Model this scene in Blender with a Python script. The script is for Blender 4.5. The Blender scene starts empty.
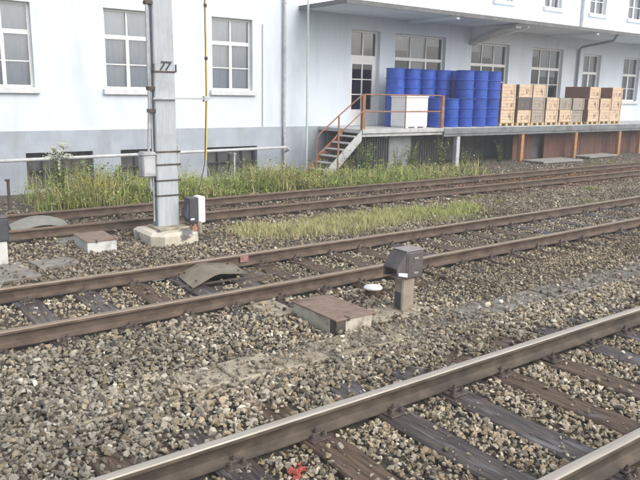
import bpy, bmesh, math, random
import numpy as np
from mathutils import Vector, Matrix
random.seed(7)
RNG = np.random.default_rng(11)
scene = bpy.context.scene
COL = scene.collection
R = math.radians

# ------------------------------------------------------------------ camera
PITCH, YAW, ROLL, CAMH = R(12.11), R(36.59), R(0.98), 2.215
F = Vector((math.sin(YAW)*math.cos(PITCH), math.cos(YAW)*math.cos(PITCH), -math.sin(PITCH)))
RT = Vector((math.cos(YAW), -math.sin(YAW), 0)); UP = RT.cross(F)
RT2 = RT*math.cos(ROLL) + UP*math.sin(ROLL); UP2 = UP*math.cos(ROLL) - RT*math.sin(ROLL)
cd = bpy.data.cameras.new('camera'); cam = bpy.data.objects.new('camera', cd); COL.objects.link(cam)
cd.sensor_width = 36; cd.lens = 682.8/640*36; cd.clip_start = .05; cd.clip_end = 3000
cam.matrix_world = Matrix(((RT2.x, UP2.x, -F.x, 0), (RT2.y, UP2.y, -F.y, 0), (RT2.z, UP2.z, -F.z, CAMH), (0, 0, 0, 1)))
scene.camera = cam

# ------------------------------------------------------------------ overcast daylight
SUN_EL, SUN_AZ = R(42), R(160)          # azimuth clockwise from +Y: behind the camera, a little to the right
w = bpy.data.worlds.new('World'); scene.world = w; w.use_nodes = True
nt = w.node_tree; bg = nt.nodes['Background']
sky = nt.nodes.new('ShaderNodeTexSky'); sky.sky_type = 'NISHITA'; sky.sun_disc = False
sky.sun_elevation = SUN_EL; sky.sun_rotation = SUN_AZ; sky.air_density = 1.0; sky.dust_density = 4.0; sky.ozone_density = 1.0
hs = nt.nodes.new('ShaderNodeHueSaturation'); hs.inputs['Saturation'].default_value = .45
nt.links.new(sky.outputs[0], hs.inputs['Color']); nt.links.new(hs.outputs[0], bg.inputs['Color'])
bg.inputs['Strength'].default_value = .15
sd = bpy.data.lights.new('sun', 'SUN'); sd.energy = .6; sd.angle = R(85); sd.color = (1, .965, .91)
sun = bpy.data.objects.new('sun', sd); COL.objects.link(sun)
sdir = Vector((math.sin(SUN_AZ)*math.cos(SUN_EL), math.cos(SUN_AZ)*math.cos(SUN_EL), math.sin(SUN_EL)))
sun.rotation_euler = sdir.to_track_quat('Z', 'Y').to_euler(); sun.location = (0, -10, 30)
vs = scene.view_settings
scene.display_settings.display_device = 'sRGB'
vs.view_transform = 'Standard'; vs.look = 'None'; vs.gamma = 1; vs.use_curve_mapping = False; vs.exposure = .74

# ------------------------------------------------------------------ helpers
def tag(o, label=None, cat=None, group=None, kind=None):
    if label: o['label'] = label
    if cat: o['category'] = cat
    if group: o['group'] = group
    if kind: o['kind'] = kind
    return o
def empty(name, loc=(0, 0, 0), rz=0, label=None, cat=None, group=None):
    o = bpy.data.objects.new(name, None); COL.objects.link(o); o.empty_display_size = .1
    o.location = loc; o.rotation_euler = (0, 0, rz)
    return tag(o, label, cat, group)
def link(name, me, parent=None, loc=None, rot=None):
    o = bpy.data.objects.new(name, me); COL.objects.link(o)
    if parent: o.parent = parent
    if loc: o.location = loc
    if rot: o.rotation_euler = rot
    return o
def copy_tree(o, parent=None):
    c = o.copy(); COL.objects.link(c); c.parent = parent
    for ch in list(o.children): copy_tree(ch, c)
    return c

class MB:
    def __init__(s): s.v = []; s.f = []; s.m = []
    def add(s, vs, fs, mi=0, M=None):
        n = len(s.v)
        s.v += [tuple(M @ Vector(p)) if M else tuple(p) for p in vs]
        s.f += [tuple(i+n for i in f) for f in fs]; s.m += [mi]*len(fs)
        return s
    def box(s, x0, x1, y0, y1, z0, z1, mi=0, M=None):
        v = [(x, y, z) for z in (z0, z1) for y in (y0, y1) for x in (x0, x1)]
        return s.add(v, [(0, 2, 3, 1), (4, 5, 7, 6), (0, 1, 5, 4), (2, 6, 7, 3), (0, 4, 6, 2), (1, 3, 7, 5)], mi, M)
    def cbox(s, x0, x1, y0, y1, z0, z1, c=.01, mi=0, M=None):
        b = bmesh.new(); bmesh.ops.create_cube(b, size=1)
        for v in b.verts: v.co = ((x0+x1)/2+v.co.x*(x1-x0), (y0+y1)/2+v.co.y*(y1-y0), (z0+z1)/2+v.co.z*(z1-z0))
        bmesh.ops.bevel(b, geom=b.edges[:], offset=c, segments=1, affect='EDGES')
        b.verts.index_update()
        s.add([v.co.copy() for v in b.verts], [[v.index for v in f.verts] for f in b.faces], mi, M); b.free(); return s
    def prism(s, poly, axis, a, b, mi=0, M=None):
        """poly in the two other axes, extruded a..b along axis"""
        def P(u, w_, t): return (t, u, w_) if axis == 'x' else (u, t, w_) if axis == 'y' else (u, w_, t)
        n = len(poly)
        v = [P(u, q, a) for u, q in poly] + [P(u, q, b) for u, q in poly]
        fs = [(i, (i+1) % n, (i+1) % n+n, i+n) for i in range(n)] + [tuple(range(n))[::-1], tuple(range(n, 2*n))]
        return s.add(v, fs, mi, M)
    def tube(s, pts, r, seg=8, mi=0, cap=True):
        pts = [Vector(p) for p in pts]; rings = []
        rs = r if isinstance(r, (list, tuple)) else [r]*len(pts)
        vs = []
        for i, p in enumerate(pts):
            d = (pts[min(i+1, len(pts)-1)]-pts[max(i-1, 0)]).normalized()
            a = d.cross(Vector((0, 0, 1)) if abs(d.z) < .9 else Vector((0, 1, 0))).normalized(); b = d.cross(a)
            for k in range(seg):
                t = 2*math.pi*k/seg; vs.append(p+(a*math.cos(t)+b*math.sin(t))*rs[i])
        fs = []
        for i in range(len(pts)-1):
            for k in range(seg): fs.append((i*seg+k, i*seg+(k+1) % seg, (i+1)*seg+(k+1) % seg, (i+1)*seg+k))
        if cap: fs += [tuple(range(seg))[::-1], tuple(range((len(pts)-1)*seg, len(pts)*seg))]
        return s.add(vs, fs, mi)
    def lathe(s, prof, seg=20, mi=0, M=None):
        vs = []; fs = []
        for r, z in prof:
            for k in range(seg):
                t = 2*math.pi*k/seg; vs.append((r*math.cos(t), r*math.sin(t), z))
        for i in range(len(prof)-1):
            for k in range(seg): fs.append((i*seg+k, i*seg+(k+1) % seg, (i+1)*seg+(k+1) % seg, (i+1)*seg+k))
        fs += [tuple(range(seg))[::-1], tuple(range((len(prof)-1)*seg, len(prof)*seg))]
        return s.add(vs, fs, mi, M)
    def mesh(s, name, mats, smooth=False):
        me = bpy.data.meshes.new(name); me.from_pydata(s.v, [], s.f)
        for m in (mats if isinstance(mats, (list, tuple)) else [mats]): me.materials.append(m)
        me.polygons.foreach_set('material_index', s.m)
        b = bmesh.new(); b.from_mesh(me); bmesh.ops.recalc_face_normals(b, faces=b.faces[:]); b.to_mesh(me); b.free()
        if smooth:
            me.polygons.foreach_set('use_smooth', [True]*len(me.polygons))
            try: me.set_sharp_from_angle(angle=R(38))
            except Exception: pass
        if name == 'pane':
            for f_ in me.polygons:
                if f_.normal.y > 0: f_.flip()
        me.update(); return me
    def build(s, name, mats, parent=None, loc=None, rot=None, smooth=False):
        return link(name, s.mesh(name, mats, smooth), parent, loc, rot)

# ------------------------------------------------------------------ materials
def pm(name, c1, c2=None, scale=6, rough=.8, bump=.0, bscale=40, metal=0, stain=None, sscale=1.3, slo=.52, shi=.7,
       stretch=None, rnd=False, attr=None, spec=.5, rough2=None, detail=6, bdist=.01, sstretch=None):
    m = bpy.data.materials.new(name); m.use_nodes = True; N = m.node_tree.nodes; L = m.node_tree.links
    b = N['Principled BSDF']; b.inputs['Metallic'].default_value = metal; b.inputs['Roughness'].default_value = rough
    b.inputs['Specular IOR Level'].default_value = spec
    tc = N.new('ShaderNodeTexCoord'); vec = tc.outputs['Object']
    if rnd:
        oi = N.new('ShaderNodeObjectInfo'); mu = N.new('ShaderNodeVectorMath'); mu.operation = 'MULTIPLY_ADD'
        cx = N.new('ShaderNodeCombineXYZ')
        for k in range(3): L.new(oi.outputs['Random'], cx.inputs[k])
        L.new(cx.outputs[0], mu.inputs[0]); mu.inputs[1].default_value = (37, 23, 51); L.new(vec, mu.inputs[2]); vec = mu.outputs[0]
    if stretch:
        mp = N.new('ShaderNodeMapping'); mp.inputs['Scale'].default_value = stretch; L.new(vec, mp.inputs['Vector']); vec2 = mp.outputs[0]
    else: vec2 = vec
    def noise(sc, det=detail, v=vec, ro=.6):
        n = N.new('ShaderNodeTexNoise'); n.inputs['Scale'].default_value = sc; n.inputs['Detail'].default_value = det
        n.inputs['Roughness'].default_value = ro; L.new(v, n.inputs['Vector']); return n
    n1 = noise(scale, v=vec2)
    def ramp(src, lo, hi, ca, cb):
        r = N.new('ShaderNodeValToRGB'); r.color_ramp.elements[0].position = lo; r.color_ramp.elements[1].position = hi
        r.color_ramp.elements[0].color = (*ca, 1); r.color_ramp.elements[1].color = (*cb, 1); L.new(src, r.inputs[0]); return r
    c2 = c2 or c1
    if attr:
        at = N.new('ShaderNodeAttribute'); at.attribute_name = attr
        rr = ramp(n1.outputs[0], .3, .7, c1, c2)
        mx = N.new('ShaderNodeMix'); mx.data_type = 'RGBA'; mx.blend_type = 'MULTIPLY'; mx.inputs[0].default_value = 1
        L.new(at.outputs['Color'], mx.inputs[6]); L.new(rr.outputs[0], mx.inputs[7]); out = mx.outputs[2]
    else:
        out = ramp(n1.outputs[0], .34, .66, c1, c2).outputs[0]
    if stain:
        v3 = vec
        if sstretch:
            mp3 = N.new('ShaderNodeMapping'); mp3.inputs['Scale'].default_value = sstretch; L.new(vec, mp3.inputs['Vector']); v3 = mp3.outputs[0]
        n2 = noise(sscale, 8, v3)
        r2 = ramp(n2.outputs[0], slo, shi, (0, 0, 0), (1, 1, 1))
        mx = N.new('ShaderNodeMix'); mx.data_type = 'RGBA'; L.new(r2.outputs[0], mx.inputs[0]); L.new(out, mx.inputs[6]); mx.inputs[7].default_value = (*stain, 1)
        out = mx.outputs[2]
    L.new(out, b.inputs['Base Color'])
    if rough2 is not None:
        n3 = noise(scale*.7, v=vec2); r3 = N.new('ShaderNodeMapRange'); r3.inputs[1].default_value = .35; r3.inputs[2].default_value = .65
        r3.inputs[3].default_value = rough; r3.inputs[4].default_value = rough2; L.new(n3.outputs[0], r3.inputs[0]); L.new(r3.outputs[0], b.inputs['Roughness'])
    if bump:
        nb = noise(bscale, 5, v=vec2); bp = N.new('ShaderNodeBump'); bp.inputs['Strength'].default_value = bump; bp.inputs['Distance'].default_value = bdist
        L.new(nb.outputs[0], bp.inputs['Height']); L.new(bp.outputs[0], b.inputs['Normal'])
    return m

M = {}
M['soil'] = pm('soil', (.055, .046, .035), (.17, .145, .112), 22, .95, 1, 30, stain=(.10, .07, .045), sscale=.35, bdist=.04, detail=10)
M['ballast'] = pm('ballast_stone', (.72, .71, .70), (1.15, 1.13, 1.08), 45, .9, .6, 120, attr='Col', bdist=.004)
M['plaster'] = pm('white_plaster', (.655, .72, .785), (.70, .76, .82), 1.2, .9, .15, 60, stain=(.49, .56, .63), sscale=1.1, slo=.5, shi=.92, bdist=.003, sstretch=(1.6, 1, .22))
M['plinth'] = pm('grey_plinth', (.35, .39, .45), (.43, .475, .53), 1.6, .9, .3, 50, stain=(.27, .285, .30), sscale=1.4, slo=.5, shi=.85, sstretch=(1.5, 1, .4), bdist=.004)
M['interior'] = pm('interior', (.20, .215, .24), (.25, .265, .29), 2, .9)
M['frame'] = pm('white_frame', (.80, .80, .78), (.84, .84, .82), 5, .5)
M['sill'] = pm('stone_sill', (.60, .62, .64), (.70, .71, .72), 6, .85, .2, 60, bdist=.003)
M['curtain'] = pm('curtain', (.70, .74, .81), (.80, .83, .88), 3, .95, stretch=(4, 1, .6))
M['reflection_blind'] = pm('grey_reflection_blind', (.34, .365, .40), (.46, .48, .51), 3, .95, stretch=(9, 1, .6))
M['concrete'] = pm('concrete', (.33, .325, .31), (.45, .44, .41), 7, .9, .5, 60, stain=(.22, .21, .19), sscale=2.2, slo=.5, shi=.75, bdist=.006)
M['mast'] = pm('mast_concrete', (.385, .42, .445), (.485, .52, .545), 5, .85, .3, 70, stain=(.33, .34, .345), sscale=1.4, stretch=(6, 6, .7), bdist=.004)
M['mast_shade'] = pm('mast_side_shade', (.19, .21, .25), (.26, .28, .32), 5, .8, .2, 70, bdist=.004)
M['pad'] = pm('pale_pad', (.50, .46, .36), (.66, .62, .53), 4, .9, .5, 40, stain=(.15, .145, .14), sscale=2.6, slo=.5, shi=.57, bdist=.008)
M['slab'] = pm('slab', (.20, .188, .165), (.29, .275, .245), 9, .92, .6, 70, stain=(.12, .11, .095), sscale=3, slo=.48, shi=.75, rnd=True, bdist=.006)
M['slab_y'] = pm('yellow_slab', (.34, .295, .215), (.46, .41, .32), 7, .92, .5, 60, stain=(.19, .165, .125), sscale=5, slo=.44, shi=.7, rnd=True, bdist=.008)
M['rust'] = pm('rust', (.085, .05, .033), (.17, .105, .07), 14, .9, .7, 70, stain=(.06, .045, .038), sscale=3, bdist=.005)
M['rail_side'] = pm('rail_side', (.052, .040, .030), (.118, .092, .068), 9, .78, .5, 60, stain=(.05, .04, .034), sscale=2.5, stretch=(.6, 1, 1), bdist=.004)
M['rail_side_b'] = pm('rail_side_rusty', (.070, .050, .037), (.145, .105, .077), 9, .82, .6, 60, stain=(.06, .042, .032), sscale=2.5, stretch=(.6, 1, 1), bdist=.004)
M['head_a'] = pm('worn_steel', (.36, .325, .275), (.50, .465, .41), 6, .48, 0, metal=.3, stretch=(.3, 14, 1), rough2=.5)
M['head_b'] = pm('dull_steel', (.21, .165, .12), (.33, .275, .215), 6, .52, 0, metal=.25, stretch=(.3, 14, 1), rough2=.6)
M['head_c'] = pm('rusty_head', (.13, .088, .062), (.22, .155, .11), 6, .7, 0, metal=.1, stretch=(.3, 14, 1))
M['iron'] = pm('dark_iron', (.055, .045, .04), (.12, .095, .078), 20, .75, .5, 80, rnd=True, bdist=.004)
M['sleeper'] = pm('sleeper_dark', (.030, .026, .026), (.115, .092, .078), 3.5, .30, .9, 5, stretch=(11, .9, 11), rnd=True, rough2=.62, stain=(.21, .205, .22), sscale=2.6, slo=.53, shi=.72, bdist=.012, sstretch=(3.2, .8, 3.2), spec=.65)  # pale bluish streaks: wet sky sheen painted into the wood colour
M['sleeper_b'] = pm('sleeper_brown', (.045, .030, .021), (.155, .105, .068), 3.5, .42, .9, 5, stretch=(11, .9, 11), rnd=True, rough2=.8, stain=(.16, .15, .15), sscale=2.6, slo=.58, shi=.72, bdist=.012, sstretch=(3.2, .8, 3.2))
M['galv'] = pm('galvanised', (.40, .42, .43), (.52, .54, .55), 8, .5, metal=.3, stain=(.33, .33, .33), sscale=3)
M['pipe_w'] = pm('pale_pipe', (.44, .46, .47), (.55, .57, .58), 6, .6, stain=(.33, .34, .35), sscale=4)
M['yellow'] = pm('yellow_tube', (.62, .47, .10), (.72, .58, .18), 6, .5, stretch=(1, 1, .5))
M['post_green'] = pm('pale_green_paint', (.52, .62, .59), (.62, .70, .67), 4, .6)
M['rail_rust'] = pm('rusty_paint', (.23, .095, .05), (.33, .17, .10), 18, .8, .4, 60, stain=(.38, .30, .25), sscale=6, slo=.55, shi=.65, bdist=.003)
M['deck'] = pm('deck_concrete', (.42, .43, .43), (.55, .56, .56), 4, .9, .3, 40, stain=(.32, .32, .32), sscale=1.8, bdist=.005)
M['deck_edge'] = pm('deck_edge_steel', (.15, .165, .175), (.23, .245, .25), 4, .75, .3, 40, stain=(.11, .11, .11), sscale=2.5, bdist=.004)
M['orange'] = pm('orange_post', (.36, .16, .065), (.48, .25, .11), 9, .8, .3, 50, stain=(.28, .2, .13), sscale=4, bdist=.004)
M['redboard'] = pm('redbrown_board', (.105, .048, .036), (.17, .08, .058), 5, .85, .4, 20, stain=(.07, .05, .045), sscale=1.5, stretch=(4, 1, .5), rnd=True, bdist=.005)
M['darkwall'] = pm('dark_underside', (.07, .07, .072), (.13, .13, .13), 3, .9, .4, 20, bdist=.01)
M['grille'] = pm('grille_grey', (.045, .047, .05), (.08, .082, .085), 8, .8)
M['greypanel'] = pm('grey_panel', (.20, .215, .225), (.27, .285, .295), 4, .85, .2, 40)
M['greytrim'] = pm('canopy_fascia', (.12, .125, .13), (.18, .185, .19), 5, .7)
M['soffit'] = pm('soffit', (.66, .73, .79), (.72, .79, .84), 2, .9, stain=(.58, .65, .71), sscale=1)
M['blue'] = pm('blue_drum_paint', (.009, .054, .33), (.017, .080, .45), 3, .25, rnd=True, stain=(.035, .12, .50), sscale=2.5, slo=.5, shi=.8, rough2=.42)
M['blue_lid'] = pm('blue_drum_lid', (.02, .08, .34), (.03, .11, .42), 4, .45, rnd=True)
M['whiteplastic'] = pm('white_plastic', (.80, .80, .79), (.84, .84, .83), 4, .5)
M['crate'] = pm('pale_crate_wood', (.56, .41, .28), (.74, .58, .42), 3, .85, .3, 12, stretch=(1, 1, 14), rnd=True, stain=(.46, .34, .23), sscale=5, bdist=.004)
M['crate_g'] = pm('grey_crate_wood', (.30, .265, .225), (.42, .37, .31), 3, .85, .3, 12, stretch=(1, 1, 14), rnd=True, stain=(.22, .19, .165), sscale=3, bdist=.004)
M['crate_d'] = pm('dark_crate_wood', (.10, .085, .08), (.17, .145, .135), 3, .85, .3, 12, stretch=(1, 1, 14), rnd=True, bdist=.004)
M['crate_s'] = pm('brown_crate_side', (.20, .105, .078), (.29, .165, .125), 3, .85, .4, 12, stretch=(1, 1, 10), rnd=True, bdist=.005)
M['ink'] = pm('stencil_ink', (.20, .145, .105), (.33, .25, .18), 30, .9)
M['pallet'] = pm('pallet_wood', (.42, .31, .17), (.56, .43, .26), 6, .85, rnd=True)
M['boxlid'] = pm('brown_lid', (.19, .13, .10), (.27, .20, .16), 9, .75, .4, 40, stain=(.10, .065, .05), sscale=4, rnd=True, bdist=.004)
M['boxside'] = pm('box_concrete', (.48, .445, .36), (.60, .56, .47), 9, .9, .4, 60, stain=(.27, .24, .19), sscale=5, bdist=.004)
M['boxwhite'] = pm('box_white', (.56, .56, .54), (.68, .68, .66), 9, .85, stain=(.4, .4, .38), sscale=5)
M['sighead'] = pm('signal_grey_brown', (.085, .072, .075), (.13, .112, .115), 10, .55, .2, 60, stain=(.16, .14, .135), sscale=6, slo=.58, shi=.7, bdist=.003)
M['sightop'] = pm('signal_top', (.24, .22, .215), (.32, .30, .29), 12, .6)
M['sigdark'] = pm('signal_dark', (.045, .05, .06), (.075, .08, .09), 8, .5)
M['sigpost'] = pm('signal_post', (.25, .215, .165), (.35, .305, .245), 8, .9, .4, 60, stain=(.17, .14, .11), sscale=5, bdist=.004)
M['lens'] = pm('white_lens', (.85, .85, .82), None, 5, .25)
M['whitepaint'] = pm('white_paint', (.80, .80, .77), (.86, .86, .83), 14, .7, .3, 50, stain=(.6, .58, .52), sscale=12, slo=.6, shi=.75, bdist=.003)
M['sheet'] = pm('olive_sheet', (.175, .15, .105), (.26, .23, .17), 6, .7, .2, 30, stain=(.11, .10, .075), sscale=3, bdist=.005)
M['sheet_g'] = pm('grey_sheet', (.24, .235, .205), (.33, .32, .285), 6, .8, .2, 30, stain=(.18, .175, .15), sscale=3, bdist=.005)
M['redpaint'] = pm('faded_red_paint', (.24, .115, .10), (.36, .22, .20), 25, .85)
M['blade'] = pm('grass_blade', (.8, .8, .8), (1.15, 1.15, 1.1), 3, .7, attr='Col', spec=.25)
M['stem'] = pm('green_stem', (.11, .15, .045), (.17, .20, .07), 9, .75)
M['leafmat'] = pm('leaf_green', (.75, .75, .75), (1.2, 1.2, 1.1), 8, .65, attr='Col', spec=.3)
M['umbel'] = pm('white_umbel', (.62, .64, .55), (.75, .76, .68), 30, .9)
M['yflower'] = pm('yellow_flower', (.62, .52, .05), (.72, .62, .10), 30, .8)
M['wood_board'] = pm('weathered_board', (.23, .225, .21), (.36, .35, .33), 4, .9, .4, 12, stretch=(.7, 9, 9), rnd=True, bdist=.005)
def glass():
    m = bpy.data.materials.new('window_glass'); m.use_nodes = True; N = m.node_tree.nodes; L = m.node_tree.links
    N.remove(N['Principled BSDF']); out = N['Material Output']
    t = N.new('ShaderNodeBsdfTransparent'); t.inputs[0].default_value = (.82, .86, .88, 1)
    g = N.new('ShaderNodeBsdfGlossy'); g.inputs['Roughness'].default_value = .03; g.inputs['Color'].default_value = (.95, .97, 1, 1)
    fr = N.new('ShaderNodeFresnel'); fr.inputs['IOR'].default_value = 2.0
    tc = N.new('ShaderNodeTexCoord'); n = N.new('ShaderNodeTexNoise'); n.inputs['Scale'].default_value = 1.5; L.new(tc.outputs['Object'], n.inputs['Vector'])
    bp = N.new('ShaderNodeBump'); bp.inputs['Strength'].default_value = .06; bp.inputs['Distance'].default_value = .05; L.new(n.outputs[0], bp.inputs['Height']); L.new(bp.outputs[0], g.inputs['Normal'])
    mx = N.new('ShaderNodeMixShader'); L.new(fr.outputs[0], mx.inputs[0]); L.new(t.outputs[0], mx.inputs[1]); L.new(g.outputs[0], mx.inputs[2])
    L.new(mx.outputs[0], out.inputs[0]); return m
M['glass'] = glass()

# ------------------------------------------------------------------ layout numbers (metres; rail head = 0)
GA = .7525
def ycA(x): return 2.885
def ycB(x): return 7.36 + (.0011*(x-3)**2 if x > 3 else 0)
def ycC(x): return 12.24
WALL_Y, PLZ, DECK_Y, DECK_Z = 19.0, 1.12, 16.6, 1.12

def fbm(x, y, s=1.0):
    return (np.sin(x*1.7*s+1.3)*np.cos(y*2.1*s+.4)+.6*np.sin(x*3.9*s+y*2.7*s)+.4*np.sin(y*6.1*s-x*4.3*s+2.))/2.
def gz(x, y):
    x = np.asarray(x, float); y = np.asarray(y, float)
    z = np.full(np.broadcast(x, y).shape, -.225) + .012*fbm(x, y)
    z = z + .035*np.exp(-((y-5.9)/.55)**2)*(x < 3.6) + .03*np.exp(-((y-4.35)/.35)**2)
    z = z - .02*np.exp(-((y-4.98)/.3)**2)
    t = np.clip((y-14.2)/4.5, 0, 1); z = z - .28*t*t*np.clip((16-x)/4, 0, 1)
    return z

# ------------------------------------------------------------------ ground
xs = np.concatenate([[-400, -200, -100, -50, -25, -12], np.arange(-5, 36.01, .3), [45, 60, 100, 200, 400]])
ys = np.concatenate([[-400, -200, -80, -30, -10, -3], np.arange(-.5, 20.01, .3), [30, 60, 120, 250, 400]])
X, Y = np.meshgrid(xs, ys); Z = gz(X, Y)
nx, ny = len(xs), len(ys)
idx = np.arange(nx*ny).reshape(ny, nx)
q = np.stack([idx[:-1, :-1], idx[:-1, 1:], idx[1:, 1:], idx[1:, :-1]], -1).reshape(-1, 4)
me = bpy.data.meshes.new('ground'); me.from_pydata(np.stack([X, Y, Z], -1).reshape(-1, 3).tolist(), [], q.tolist()); me.materials.append(M['soil'])
me.polygons.foreach_set('use_smooth', [True]*len(me.polygons))
tag(link('ground', me), kind='structure')

# ------------------------------------------------------------------ warehouse building
bld = empty('warehouse_building', (12, WALL_Y, 0), 0, 'long white plastered warehouse with tall windows, grey plinth and flat canopy', 'building')
BX, BY = 12.0, WALL_Y       # empty's origin; children use world coordinates minus this
def bl(mb, name, mat, parent=bld, smooth=False):
    o = link(name, mb.mesh(name, mat, smooth), parent)
    o.location = (-BX, -BY, 0) if parent is bld else (0, 0, 0)
    return o
XL, XR, ZT = -8., 46., 9.2
wins = [dict(x0=3.44, x1=4.82, z0=2.24, z1=4.36, k='l'), dict(x0=6.70, x1=8.08, z0=2.24, z1=4.38, k='l'), dict(x0=9.96, x1=11.36, z0=2.26, z1=4.40, k='l'),
        dict(x0=.15, x1=1.53, z0=2.24, z1=4.36, k='l'),
        dict(x0=17.35, x1=19.95, z0=2.2, z1=4.38, k='w3'), dict(x0=21.42, x1=23.75, z0=2.2, z1=4.30, k='w3'), dict(x0=25.3, x1=27.5, z0=2.15, z1=4.30, k='w3'),
        dict(x0=29.1, x1=30.5, z0=2.1, z1=4.20, k='n'), dict(x0=32.5, x1=34.0, z0=2.1, z1=4.20, k='n'), dict(x0=36.2, x1=37.7, z0=2.1, z1=4.20, k='n')]
ups = [dict(x0=a, x1=b, z0=6.0, z1=8.0, k='u') for a, b in ((19.0, 20.15), (22.6, 23.75), (25.85, 27.05), (29.2, 30.5), (32.4, 33.8), (35.7, 37.1))]
door = dict(x0=15.30, x1=16.62, z0=PLZ+.012, z1=4.39)
ops = wins+ups+[door]
def wall_sheet(mb, x0, x1, z0, z1, yf, depth, ops, mi=0):
    cx = sorted({x0, x1, *[o[k] for o in ops for k in ('x0', 'x1')]}); cz = sorted({z0, z1, *[o[k] for o in ops for k in ('z0', 'z1')]})
    for i in range(len(cx)-1):
        for j in range(len(cz)-1):
            mx, mz = (cx[i]+cx[i+1])/2, (cz[j]+cz[j+1])/2
            if any(o['x0'] < mx < o['x1'] and o['z0'] < mz < o['z1'] for o in ops): continue
            for yy in (yf, yf+depth):
                mb.add([(cx[i], yy, cz[j]), (cx[i+1], yy, cz[j]), (cx[i+1], yy, cz[j+1]), (cx[i], yy, cz[j+1])], [(0, 1, 2, 3)], mi)
    for o in ops:
        a, b, c, d = o['x0'], o['x1'], o['z0'], o['z1']; y0, y1 = yf, yf+depth
        for p in ([(a, y0, c), (a, y1, c), (a, y1, d), (a, y0, d)], [(b, y0, c), (b, y1, c), (b, y1, d), (b, y0, d)],
                  [(a, y0, c), (b, y0, c), (b, y1, c), (a, y1, c)], [(a, y0, d), (b, y0, d), (b, y1, d), (a, y1, d)]):
            mb.add(p, [(0, 1, 2, 3)], mi)
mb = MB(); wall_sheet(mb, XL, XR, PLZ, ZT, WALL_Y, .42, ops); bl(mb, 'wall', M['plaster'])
# rooms behind the windows: side, rear, floors, roof
mb = MB(); mb.box(XL, XL+.3, WALL_Y+.43, 29, -.6, ZT); mb.box(XR-.3, XR, WALL_Y+.43, 29, -.6, ZT); mb.box(XL, XR, 29.01, 29.3, -.6, ZT)
mb.box(XL+.31, XR-.31, WALL_Y+.43, 29, .95, 1.1); mb.box(XL+.31, XR-.31, WALL_Y+.43, 29, 5.0, 5.3)
for x in (2.4, 5.8, 9.0, 13.6, 20.6, 24.6, 28.3, 31.5, 35.2): mb.box(x, x+.15, WALL_Y+.43, 28.99, 1.11, 4.99)
bl(mb, 'inner_walls', M['interior'])
mb = MB(); mb.box(XL-.3, XR+.3, WALL_Y-.35, 29.6, ZT+.004, ZT+.3); bl(mb, 'roof', M['greytrim'])
# plinth with basement openings
bw = [dict(x0=4.46, x1=6.22, z0=-.42, z1=.56), dict(x0=7.0, x1=7.95, z0=-.42, z1=.56), dict(x0=9.7, x1=11.5, z0=-.42, z1=.54), dict(x0=-.2, x1=1.6, z0=-.42, z1=.56)]
mb = MB(); wall_sheet(mb, XL, XR, -1.2, PLZ-.004, WALL_Y-.035, .40, bw)
mb.box(XL, XR, WALL_Y-.036, WALL_Y-.002, PLZ-.003, PLZ+.012)
bl(mb, 'plinth', M['plinth'])
for o in bw:
    a, b = o['x0'], o['x1']
    mb = MB(); mb.box(a, b, WALL_Y+.20, WALL_Y+.22, o['z0'], o['z1']); w_ = bl(mb, 'basement_window', M['darkwall'])
    mb = MB(); mb.box(a, b, WALL_Y+.10, WALL_Y+.16, o['z1']-.07, o['z1']); mb.box(a+.001, b-.001, WALL_Y+.09, WALL_Y+.165, (o['z0']+o['z1'])/2-.03, (o['z0']+o['z1'])/2+.01)
    for x in np.linspace(a+.04, b-.04, max(2, int((b-a)/.42)+1)): mb.box(x-.025, x+.025, WALL_Y+.105, WALL_Y+.155, o['z0'], o['z1']-.071)
    bl(mb, 'frame', M['grille'], w_)

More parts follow.
